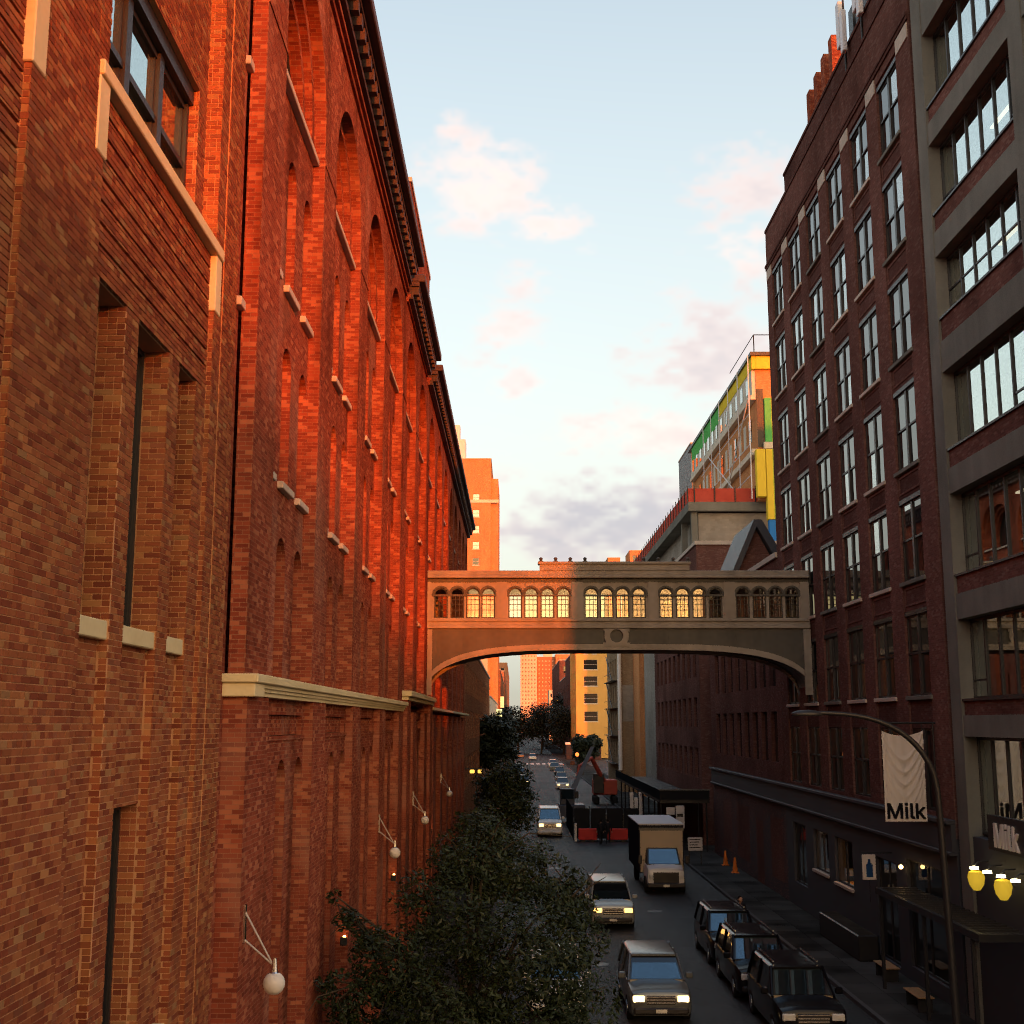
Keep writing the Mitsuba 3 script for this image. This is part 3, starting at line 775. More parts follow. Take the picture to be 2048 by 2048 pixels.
part(wb, 'wall', MB().box(18, 90, -108, -50, G, 12), 'm_brick_dark'); part(wb, 'rear_wing', MB().box(40.5, 110, -150, -112, G, 27), 'm_brick_dark')  # unseen masses; the taller wing is added to soften the sun's shadow edge
wb = thing('pier_shed', 'unseen wall added across the west end of the street to block low light', 'building')
part(wb, 'wall', MB().box(-60, 90, -200, -172, G, 23), 'm_brick_dark')  # unseen wall added to hold back low sun and glow along the street
flat('m_glow_screen', (.03, .05, .02))
hg = thing('hedge', 'unseen box added along the raised walkway to cut low west glow', 'hedge')
part(hg, 'foliage', MB().box(-30, 40, -8.9, -7.6, 8.7, 10.5), 'm_glow_screen')  # plain unseen box added to darken street level against the west glow

# ------------------------------------------------------------------ buildings farther along the street
def window_grid(u0, u1, z0, z1, nu, nz, fw=.55, fh=.55):
    out = []
    for i in range(nu):
        for j in range(nz):
            du, dz = (u1 - u0) / nu, (z1 - z0) / nz
            cu, cz = u0 + du * (i + .5), z0 + dz * (j + .5)
            out.append((cu - du * fw / 2, cu + du * fw / 2, cz - dz * fh / 2, cz + dz * fh / 2))
    return out


def block(name, label, x0, x1, y0, y1, z1, bs, west=(), street=(), side=1, coping='m_stone_pale', pane='m_pane', z0=None, group=None, sill=None, cat='building', lit=None):
    """a building whose west face (y0) looks at the camera; side=+1: its street face is x0, -1: x1"""
    z0 = G if z0 is None else z0
    b = thing(name, label, cat, group)
    d = .3
    wp = sbox(x0, z0, x1, z1).difference(unary_union([sbox(a, c, e, f) for a, e, c, f in west]) if len(west) else Polygon())
    m = MB().py(wp, y0, y0 + d)
    sp = sbox(y0 + d, z0, y1, z1).difference(unary_union([sbox(a, c, e, f) for a, e, c, f in street]) if len(street) else Polygon())
    if side > 0:
        m.px(sp, x0, x0 + d).box(x0 + d, x1, y0 + d + .12, y1, z0, z1 - .4)
        m.box(x0 + d, x1, y0 + d, y0 + d + .12, z1 - .8, z1 - .4)
    else:
        m.px(sp, x1 - d, x1).box(x0, x1 - d, y0 + d + .12, y1, z0, z1 - .4)
        m.box(x0, x1 - d, y0 + d, y0 + d + .12, z1 - .8, z1 - .4)
    part(b, 'wall', m, bs)
    part(b, 'coping', MB().box(x0 - .12, x1 + .12, y0 - .12, y1 + .12, z1, z1 + .28), coping)
    for i, (a, e, c, f) in enumerate(west):
        pm = pane if lit is None or hexrand(i, int(x0 * 3), 2) < lit else 'm_pane_half'
        fr = MB().box(a, e, y0 + .14, y0 + .19, c, c + .1).box(a, e, y0 + .14, y0 + .19, f - .08, f).box(a, e, y0 + .13, y0 + .19, (c + f) / 2 - .05, (c + f) / 2 + .05)
        fr.box(a, a + .08, y0 + .14, y0 + .19, c, f).box(e - .08, e, y0 + .14, y0 + .19, c, f)
        w = part(b, 'window', fr, 'm_sash_pale' if lit is not None else 'm_frame')
        part(w, 'pane', MB().box(a, e, y0 + .2, y0 + .24, c, f), pm)
        if sill:
            part(w, 'sill', MB().box(a - .12, e + .12, y0 - .1, y0 + .12, c - .2, c), sill)
    for a, e, c, f in street:
        xa = x0 + .2 if side > 0 else x1 - .24
        part(b, 'window', MB().box(xa, xa + .04, a, e, c, f), pane)
    return b


flat('m_sash_pale', (.5, .46, .40))
proc_mat('m_brick_tan', brick_fn((.22, .15, .09), (.30, .21, .125), (.34, .25, .16), (.3, .24, .17), seed=21, dirt=.4))
proc_mat('m_brick_orange', brick_fn((.50, .20, .075), (.60, .26, .10), (.62, .30, .14), (.5, .3, .17), seed=23, dirt=.25))
proc_mat('m_yellow_stucco', mottled((.60, .36, .10), (.72, .46, .15), .25, 4., .4))
proc_mat('m_peach', mottled((.62, .40, .27), (.74, .52, .38), .04, .5, .3))
proc_mat('m_browntower', mottled((.30, .14, .08), (.38, .19, .11), .04, .5, .3))
flat('m_cream', (.66, .58, .45))
flat('m_white_paint', (.68, .67, .64))
flat('m_slate', (.045, .050, .060), .5, .4)

# low annex beyond the loft building, with a gabled bulkhead on its roof
block('annex_building', 'low dark brick annex joining the far end of the brown loft building', XR, 30, 63.05, 86, 18.9, 'm_brick_dark',
      street=[(64.4 + k * 2.55, 66.0 + k * 2.55, z, z + 2.6) for k in range(8) for z in (8.5, 12.4)] + [(64.4 + k * 2.55, 66.0 + k * 2.55, 16.1, 18.0) for k in range(8)])
gb = thing('gabled_bulkhead', 'small gabled roof house with dark slate slopes on the annex roof', 'roof house')
gx, gy0, gy1 = 12.95 + 1.2, 72.0, 78.0
part(gb, 'wall', MB().py(Polygon([(gx - 1.3, 18.9), (gx + 1.3, 18.9), (gx + 1.3, 19.4), (gx, 21.9), (gx - 1.3, 19.4)]), gy0, gy1), 'm_brick_dark')
part(gb, 'roof', MB().py(Polygon([(gx - 1.55, 19.0), (gx - .1, 22.3), (gx + .35, 22.3), (gx + 2.6, 18.2), (gx + 2.1, 18.2), (gx + .05, 21.9), (gx - 1.2, 19.0)]), gy0 - .5, gy1), 'm_slate')

block('dark_brick_building', 'dark brick building past the annex, its blank end wall above the footbridge', XR, 34, 91, 120, 23.6, 'm_brick_dark',
      street=[(92.5 + k * 3.0, 94.2 + k * 3.0, z, z + 2.2) for k in range(9) for z in (6.5, 10.2, 13.9, 17.6)])
# building under construction with coloured sheathing
con = thing('unfinished_building', 'building under construction with yellow, green and blue sheathing panels', 'building')
flat('m_sheath_yellow', (.74, .56, .06)); flat('m_sheath_green', (.12, .46, .12)); flat('m_sheath_lime', (.42, .58, .08)); flat('m_sheath_blue', (.04, .20, .52)); flat('m_sheath_pale', (.62, .58, .47))
proc_mat('m_block', brick_fn((.26, .235, .20), (.33, .30, .255), (.30, .28, .24), (.28, .26, .22), seed=31, L=.4, Hc=.2, dirt=.35))
proc_mat('m_net', mottled((.42, .06, .04), (.52, .10, .07), .6, 6., .3))
part(con, 'lower_floors', MB().box(15.6, 34, 102.6, 150, G, 28.0), 'm_block')
part(con, 'block_wall', MB().box(15.4, 23, 102.2, 102.6, 24, 27.9), 'm_block')
part(con, 'deck', MB().box(14.5, 34, 101.6, 150, 28.0, 28.75), 'm_concrete')
part(con, 'column', MB().box(14.8, 15.3, 102.0, 102.5, 20, 28.0), 'm_concrete'); part(con, 'column', MB().box(14.8, 15.3, 108.0, 108.5, 20, 28.0), 'm_concrete')
part(con, 'safety_net', MB().box(14.55, 20.4, 101.62, 101.66, 28.75, 29.9).box(14.52, 14.56, 101.66, 150, 28.75, 29.9), 'm_net')
net = MB()
for k in range(26):
    net.box(14.44, 14.51, 101.7 + k * 1.9, 101.78 + k * 1.9, 28.75, 30.15)
for k in range(4):
    net.box(15.0 + k * 1.7, 15.08 + k * 1.7, 101.5, 101.58, 28.75, 30.1)
part(con, 'net_post', net, 'm_iron', kind='stuff')
part(con, 'tower_wall', MB().box(20.3, 33, 100.6, 138, 28.75, 40.9), 'm_brick_orange')
part(con, 'tower_roof', MB().box(19.8, 33, 100.0, 138.3, 41.0, 41.3), 'm_frame')
part(con, 'yellow_band', MB().box(19.95, 20.3, 100.3, 117, 39.9, 41.0).box(20.3, 25, 100.25, 100.6, 39.9, 41.0), 'm_sheath_yellow', label='yellow sheathing under the roof edge')
part(con, 'green_band', MB().box(19.95, 20.3, 117, 136, 39.4, 41.0), 'm_sheath_green', label='green sheathing under the roof edge')
part(con, 'window_band', MB().box(19.98, 20.3, 100.7, 137, 37.7, 39.88), 'm_sheath_pale')
for k in range(13):
    part(con, 'window', MB().box(19.93, 19.98, 102 + k * 2.7, 103.1 + k * 2.7, 38.2, 39.5), 'm_pane_half')
part(con, 'floor_line', MB().box(19.85, 20.3, 100.7, 137, 37.35, 37.7), 'm_cream'); part(con, 'floor_line', MB().box(19.85, 20.3, 100.7, 137, 32.6, 33.1), 'm_cream')
for k in range(14):
    part(con, 'window', MB().box(20.24, 20.3, 103 + k * 2.4, 104 + k * 2.4, 34.2, 36.2), 'm_sheath_pale' if k % 3 else 'm_pane')
part(con, 'opening', MB().box(20.32, 20.86, 100.52, 100.6, 33.2, 38.2), 'm_frame')
part(con, 'green_panel', MB().cham(20.9, 21.45, 100.3, 100.6, 33.6, 37.4, .03), 'm_sheath_green', label='tall green sheathing panel')
part(con, 'lime_panel', MB().cham(21.45, 21.8, 100.3, 100.6, 33.6, 37.4, .03), 'm_sheath_lime', label='tall lime sheathing panel')
part(con, 'pale_strip', MB().box(20.75, 23, 100.1, 100.6, 33.0, 33.55), 'm_cream')
part(con, 'yellow_panel', MB().cham(20.0, 20.75, 99.9, 100.6, 28.9, 32.9, .03), 'm_sheath_yellow', label='yellow sheathing panel above the deck')
part(con, 'yellow_panel', MB().cham(20.8, 21.35, 99.9, 100.6, 27.0, 32.9, .03), 'm_sheath_yellow')
part(con, 'lime_panel', MB().cham(21.35, 21.7, 99.9, 100.6, 27.0, 32.9, .03), 'm_sheath_lime')
part(con, 'blue_panel', MB().cham(21.7, 23.2, 99.9, 100.6, 29.2, 32.9, .03), 'm_sheath_blue', label='blue sheathing panel above the deck')
part(con, 'blue_panel', MB().cham(20.9, 22.6, 100.0, 100.55, 24.6, 27.0, .03), 'm_sheath_blue', label='deep blue sheathing panel below the deck')
for k in range(6):
    part(con, 'scaffold_pole', MB().tube([(19.6, 100.2 + k * 5, 28.75), (19.6, 100.2 + k * 5, 41.0)], .05, 6), 'm_antenna')
for z in (30.8, 33.4, 36.0):
    part(con, 'scaffold_rail', MB().tube([(19.6, 100.2, z), (19.6, 127, z)], .04, 6), 'm_antenna')
part(con, 'brace', MB().tube([(19.55, 100.4, 37.3), (19.55, 116, 29.2)], .06, 6), 'm_white_paint'); part(con, 'brace', MB().tube([(19.55, 104, 29.2), (19.55, 122, 37.0)], .05, 6), 'm_white_paint')
part(con, 'roof_railing', MB().tube([(20.2, 100.4, 41.3), (20.2, 100.4, 42.9)], .05, 6).tube([(24, 100.4, 41.3), (24, 100.4, 42.9)], .05, 6).tube([(20.2, 100.4, 42.9), (24, 100.4, 42.9)], .04, 6).tube([(20.2, 100.4, 42.9), (20.2, 112, 42.9)], .04, 6), 'm_iron')
block('salmon_building', 'salmon brick building behind the construction netting, far right', 15.2, 34, 152, 175, 30.5, 'm_brick_orange', street=[(154 + k * 3, 155.6 + k * 3, 22 + j * 3, 24 + j * 3) for k in range(6) for j in range(2)], lit=.4)
block('glass_tower', 'grey glass tower far behind the unfinished building', 38, 45, 260, 280, 70, 'm_slate', west=window_grid(38.4, 44.6, 40, 69, 4, 8, .8, .7), pane='m_pane_half')
tk = thing('rooftop_tank', 'small dark tank on top of the grey glass tower', 'tank')
part(tk, 'drum', MB().lathe([(0, 70.2), (1.6, 70.2), (1.6, 74), (0, 74.6)], (43, 268, 0), 14), 'm_frame')
# right side, farther
block('tan_brick_building', 'tan brick party wall with a paler patch under the footbridge', XR, 22, 160, 182, 21, 'm_brick_tan', street=[(162 + k * 4, 164 + k * 4, 6 + j * 3.6, 8.2 + j * 3.6) for k in range(5) for j in range(4)], pane='m_frame')
pt = thing('paint_patch', 'lighter rectangle of tan render on the party wall', 'render')
part(pt, 'render', MB().box(13.75, 16.9, 159.93, 159.998, 10.7, 15.3), 'm_block')
pp = thing('white_pipe', 'tall white pipe at the corner of the tan party wall', 'pipe')
part(pp, 'pipe', MB().tube([(13.42, 159.7, 4.6), (13.42, 159.7, 20.6)], .26, 10), 'm_white_paint')
fe = thing('fire_escape', 'dark iron fire escape on the tan building street face', 'fire escape')
for j in range(4):
    part(fe, 'landing', MB().box(12.7, 13.48, 164, 178, 5.2 + j * 3.6, 5.27 + j * 3.6).box(12.7, 12.74, 164, 178, 6.2 + j * 3.6, 6.25 + j * 3.6), 'm_iron')
    part(fe, 'stair', MB().tube([(12.9, 166, 5.3 + j * 3.6), (12.9, 176, 8.9 + j * 3.6)], .07, 6), 'm_iron')
ts = thing('tarpaulin', 'blue tarpaulin strip with a white edge hanging beside the tan party wall', 'tarpaulin')
part(ts, 'sheet', MB().box(17.0, 17.35, 158.0, 158.3, 4, 19), 'm_sheath_blue'); part(ts, 'edge', MB().box(17.62, 17.85, 158.0, 158.3, 4, 19), 'm_white_paint')
YW = [(17.6, 21.1, z, z + 2.5) for z in (10.9, 15.4, 19.8, 24.0)] + [(17.7, 18.6, 28.0, 30.6), (19.8, 20.9, 28.0, 30.6)]
block('yellow_building', 'tall yellow rendered building beyond the avenue with one column of windows', 15.6, 24.2, 318, 352, 33, 'm_yellow_stucco', west=YW, street=[(320 + k * 4, 322 + k * 4, 8 + j * 4.4, 10.5 + j * 4.4) for k in range(7) for j in range(5)], lit=.5, sill='m_cream')
for i, (y0, y1, z) in enumerate(((356, 400, 30), (402, 450, 25), (452, 540, 33))):
    block('shaded_building', ('nearest', 'middle', 'farthest')[i] + ' of the dark buildings past the yellow building', 16.2, 30, y0, y1, z, 'm_brick_dark', west=window_grid(17, 29, 8, z - 1, 4, 5), street=[(y0 + 2 + k * 5, y0 + 4 + k * 5, 8 + j * 4, 10 + j * 4) for k in range(7) for j in range(4)])
block('cream_building', 'narrow cream building far down the right side', 17.5, 21.2, 640, 660, 27, 'm_cream', west=window_grid(17.8, 21, 10, 26, 2, 5))
block('white_building', 'narrow white building far down the right side', 20.5, 24.2, 560, 580, 31, 'm_white_paint', west=window_grid(20.8, 24, 12, 30, 2, 5))
block('peach_tower', 'peach stone tower at the far end of the street beside the sky gap', 5.4, 21.2, 1200, 1240, 82, 'm_peach', west=window_grid(6, 20.6, 20, 80, 5, 16, .38, .42), pane='m_browntower')
block('brown_tower', 'brown brick tower at the far end of the street right of the peach tower', 21.4, 39, 1210, 1240, 74, 'm_browntower', west=window_grid(22, 38.4, 20, 72, 5, 13, .4, .42), pane='m_peach')
block('cream_penthouse', 'cream penthouse block behind the brown tower', 29, 38, 1260, 1270, 84, 'm_cream')
block('orange_tower', 'orange brick tower behind the dark row at the far end', 39.4, 56, 1200, 1230, 76, 'm_brick_orange', west=window_grid(40, 55, 20, 74, 4, 12, .4, .42), pane='m_browntower')
block('small_tower', 'small orange tower peeking above the middle of the footbridge', 38, 43, 500, 520, 77, 'm_brick_orange', west=window_grid(38.5, 42.5, 60, 76, 2, 4))
block('small_tower', 'taller small orange tower above the footbridge near the netting', 47, 53, 500, 520, 80, 'm_brick_orange', west=window_grid(47.5, 52.5, 60, 79, 2, 5))
# left side, farther
block('row_building', 'brown brick row continuing past the market hall on the left', -20, XL, 103, 205, 17.6, 'm_brick_near', street=[(105 + k * 5, 107 + k * 5, 5 + j * 4, 7.6 + j * 4) for k in range(19) for j in range(3)], side=-1)
block('white_low_building', 'low white building on the left before the lit sign', -14, XL, 211, 308, 14.8, 'm_cream', west=window_grid(-13, -5, 4, 14, 3, 3), side=-1)
apt = block('apartment_block', 'tall orange brick apartment block glowing above the market hall cornice', -18, -6.2, 313, 340, 78, 'm_brick_orange',
            west=window_grid(-17.5, -13.5, 20, 76, 1, 13, .5, .45) + window_grid(-12, -8.0, 20, 70, 1, 12, .42, .45), side=-1, lit=.35, sill='m_cream')
part(apt, 'stepped_wing', MB().box(-6.19, -4.3, 314, 340, G, 73), 'm_brick_orange')
part(apt, 'balcony', MB().box(-14.2, -12.9, 312.2, 313, 62, 62.4).box(-14.2, -12.9, 312.2, 313, 58, 58.4).box(-14.2, -12.9, 312.2, 313, 54, 54.4), 'm_cream')
for z in (66.5, 45.2, 37.0):
    part(apt, 'string_course', MB().box(-13.4, -4.2, 312.85, 313.0, z, z + .8), 'm_cream')
part(apt, 'pale_base', MB().box(-12.6, -6.9, 312.9, 313, 20, 44), 'm_peach')
wt = thing('water_tank', 'white rooftop tank standing on the orange apartment block', 'tank')
part(wt, 'drum', MB().box(-17.2, -13, 316, 322, 78.3, 84).box(-17.2, -14.5, 316.5, 321, 84, 88), 'm_white_paint')
for i, (y0, y1, z) in enumerate(((345, 470, 25), (475, 640, 30), (660, 900, 42))):
    block('terrace_building', ('nearest', 'middle', 'farthest')[i] + ' brown building beyond the orange apartment block', -16, XL, y0, y1, z, 'm_browntower', west=window_grid(-15, -5, 5, z - 1, 3, 5), street=[(y0 + 4 + k * 12, y0 + 8 + k * 12, 6 + j * 5, 9 + j * 5) for k in range(9) for j in range(4)], side=-1, lit=.6)
sg = thing('lit_sign', 'glowing yellow green vertical sign far down the left side', 'sign')
part(sg, 'face', MB().cham(-4.15, -2.9, 280, 280.3, 9.6, 13.6, .03), 'm_white_paint', emitter={'type': 'area', 'radiance': rgb((.045, .048, .016))})
sg = thing('lit_sign', 'smaller dim yellow sign above the glowing one on the left', 'sign')
part(sg, 'face', MB().cham(-3.9, -2.9, 330, 330.3, 14.5, 17.4, .03), 'm_white_paint', emitter={'type': 'area', 'radiance': rgb((.03, .027, .009))})

# ------------------------------------------------------------------ trees
mat('m_leaf', {'type': 'principled', 'base_color': {'type': 'mesh_attribute', 'name': 'vertex_color'}, 'roughness': .5, 'specular': .3})
proc_mat('m_bark', mottled((.035, .028, .022), (.07, .058, .045), 4., 30., .5))


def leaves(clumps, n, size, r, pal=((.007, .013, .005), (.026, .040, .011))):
    w = np.array([c[3] ** 2.2 for c in clumps]); w /= w.sum()
    k = r.choice(len(clumps), n, p=w)
    c = np.array([c[:3] for c in clumps])[k]; rad = np.array([c[3] for c in clumps])[k]
    d = r.normal(size=(n, 3)); d /= np.linalg.norm(d, axis=1, keepdims=True)
    rr_ = rad * (.25 + .85 * r.random(n) ** .55)
    p = c + d * rr_[:, None] * [1, 1, .8]
    keep = meshkit.noise(p * 2.4, 4) > .42
    p, d = p[keep], d[keep]
    n = len(p)
    nrm = d * .5 + r.normal(size=(n, 3)) * .5 + [0, 0, .7]
    nrm /= np.linalg.norm(nrm, axis=1, keepdims=True)
    a = np.cross(nrm, r.normal(size=(n, 3))); a /= np.linalg.norm(a, axis=1, keepdims=True)
    b = np.cross(nrm, a)
    s = size * (.6 + .8 * r.random(n))[:, None]
    q = np.stack([p - a * s, p + b * s * .42 - nrm * s * .12, p + a * s * .9, p - b * s * .42 - nrm * s * .12], 1).reshape(-1, 3)
    f = (np.array([[0, 1, 2], [0, 2, 3]])[None] + (np.arange(n) * 4)[:, None, None]).reshape(-1, 3)
    t = np.clip(r.random(n) * .8 + .25 * (r.random(n) > .9), 0, 1)[:, None]
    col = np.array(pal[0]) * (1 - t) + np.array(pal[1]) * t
    return (q, f), np.repeat(col, 4, 0)


def tree(label, base, trunk_top, clumps, n, size, seed, tr=.13, group=None, pal=((.007, .013, .005), (.026, .040, .011))):
    r = np.random.default_rng(seed)
    t = thing('street_tree', label, 'tree', group)
    b = np.array(base, float); e = np.array(trunk_top, float)
    mid = (b + e) / 2 + r.normal(size=3) * [.12, .12, 0]
    part(t, 'trunk', MB().tube([b, b + (mid - b) * .5, mid, e], [tr * 1.35, tr, tr * .9, tr * .7], 9), 'm_bark', smooth=True)
    lm = MB()
    for c in clumps:
        c = np.array(c[:3])
        s = e if c[2] > e[2] else mid + (e - mid) * .5
        h_ = (s + c) / 2 + [0, 0, .25]
        lm.tube([s, h_, c], [tr * .5, tr * .28, tr * .1], 6)
        for _ in range(3):
            g = c + r.normal(size=3) * .5
            lm.tube([h_ * .4 + c * .6, (c + g) / 2, g], [tr * .16, tr * .1, tr * .04], 5)
    part(t, 'limb', lm, 'm_bark', smooth=True, kind='stuff')
    m, c = leaves(clumps, n, size, r, pal)
    part(t, 'crown', m, 'm_leaf', color=c, kind='stuff')
    return t


C1 = [(-.9, 26.2, 7.75, .85), (.2, 26.6, 7.5, .85), (.8, 26.2, 7.0, .85), (1.2, 26, 6.2, .7), (-1.5, 25.7, 6.9, .95), (-2.3, 25.4, 5.9, .9), (-3.0, 25.2, 5.2, .75), (0, 25, 6.1, 1.35), (1.15, 25.5, 5.2, .9),
      (-1.2, 25, 5.1, 1.3), (.7, 25, 4.6, 1.2), (-2.6, 25.3, 4.4, 1.0), (1.5, 25.7, 4.0, .8), (-.3, 25.5, 3.9, 1.2), (-3.35, 25.6, 6.65, .28), (-3.1, 25.7, 6.3, .36), (-3.6, 25.8, 7.05, .2), (-2.7, 25.7, 6.1, .4), (-3.6, 25, 5.6, .3), (-3.55, 25, 4.3, .4), (1.25, 26.4, 7.0, .4), (-.6, 26.5, 8.3, .4)]
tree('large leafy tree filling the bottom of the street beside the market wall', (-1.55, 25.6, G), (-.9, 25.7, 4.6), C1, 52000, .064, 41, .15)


def round_clumps(x, y, z, rx, rz, n, seed, dy=None):
    r = np.random.default_rng(seed)
    out = []
    for k in range(n):
        d = r.normal(size=3); d /= np.linalg.norm(d)
        q = r.random() ** .4 * .72
        out.append((x + d[0] * rx * q, y + d[1] * (dy or rx) * q, z + d[2] * rz * q, (rx + rz) / 2 * (.32 + .2 * r.random())))
    return out


tree('second leafy tree on the left sidewalk behind the large one', (-1.6, 40, G), (-1.4, 40, 4.6), round_clumps(-1.1, 40, 6.2, 1.7, 1.6, 12, 1), 12000, .09, 42)
tree('third leafy tree by the market wall, under the left half of the footbridge', (-1.7, 60, G), (-1.6, 60, 5.2), round_clumps(-.9, 60, 6.6, 2.0, 2.4, 14, 2), 11000, .11, 43)
tree('fourth leafy tree along the left sidewalk beyond the footbridge', (-1.7, 76, G), (-1.6, 76, 5.0), round_clumps(-1.0, 76, 6.4, 2.1, 2.2, 12, 3), 8000, .13, 44)
FT = [(-2.6, 150, 8.0, 2.6, 3.6, 'left sidewalk tree short of the avenue'), (-2.2, 196, 9.0, 3, 4.4, 'left sidewalk tree nearest the avenue'), (1.2, 372, 9.5, 6.0, 7.5, 'big dark tree right below the sky gap'),
      (8, 366, 10, 6.0, 8, 'dark tree in the far mass, first right of the sky gap'), (14.0, 352, 10.5, 5.5, 8.5, 'dark tree in the far mass nearest the yellow building'), (-5, 392, 11, 5.5, 7, 'dark tree on the far left under the sky gap'),
      (17.5, 420, 13, 6, 9, 'tall dark tree rising behind the far mass'), (10, 440, 11, 6.5, 9, 'dark tree at the back of the far mass'), (11.6, 214, 6.6, 2.6, 3.6, 'dark tree by the works short of the avenue')]
for i, (x, y, z, rx, rz, lb) in enumerate(FT):
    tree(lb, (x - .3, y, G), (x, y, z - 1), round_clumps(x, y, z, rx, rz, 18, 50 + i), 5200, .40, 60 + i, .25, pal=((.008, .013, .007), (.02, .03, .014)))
# ------------------------------------------------------------------ vehicles
flat('m_black_paint', (.005, .005, .007), .2, .22)
flat('m_white_car', (.62, .62, .60), .25, .5)
mat('m_silver_car', {'type': 'principled', 'base_color': rgb((.13, .14, .14)), 'metallic': .55, 'roughness': .24})
mat('m_pale_car', {'type': 'principled', 'base_color': rgb((.30, .31, .29)), 'metallic': .35, 'roughness': .26})
flat('m_tyre', (.012, .012, .012), .8, .2)
mat('m_chrome', {'type': 'roughconductor', 'alpha': .12, 'specular_reflectance': rgb((.75, .75, .76))})
mat('m_car_glass', {'type': 'plastic', 'diffuse_reflectance': rgb((.008, .010, .012)), 'int_ior': 1.9})
mat('m_windscreen', {'type': 'blendbsdf', 'weight': .25, 'a': {'type': 'plastic', 'diffuse_reflectance': rgb((.012, .02, .026)), 'int_ior': 1.8}, 'b': {'type': 'conductor', 'specular_reflectance': rgb((.55, .85, 1.0))}})
flat('m_lamp_off', (.55, .55, .52), .15, .6)
flat('m_plate', (.6, .58, .5))


def loft(sections):
    """closed skin through rings [(y, [(x, z), ...]), ...]"""
    n = len(sections[0][1])
    v = np.array([[x, y, z] for y, ring in sections for x, z in ring])
    f = []
    for i in range(len(sections) - 1):
        for j in range(n):
            a, b = i * n + j, i * n + (j + 1) % n
            f += [[a, b, b + n], [a, b + n, a + n]]
    c0, c1 = len(v), len(v) + 1
    v = np.vstack([v, v[:n].mean(0), v[-n:].mean(0)])
    for j in range(n):
        f += [[c0, (j + 1) % n, j], [c1, len(v) - 2 - n + j, len(v) - 2 - n + (j + 1) % n]]
    return v, np.array(f)


def body_ring(w, zb, zt, crown=.03):
    return [(-w * .90, zb), (-w * .99, zb + .10), (-w, zb + (zt - zb) * .45), (-w * .985, zt - .14), (-w * .93, zt - .03), (-w * .5, zt + crown), (w * .5, zt + crown), (w * .93, zt - .03), (w * .985, zt - .14), (w, zb + (zt - zb) * .45), (w * .99, zb + .10), (w * .90, zb)]


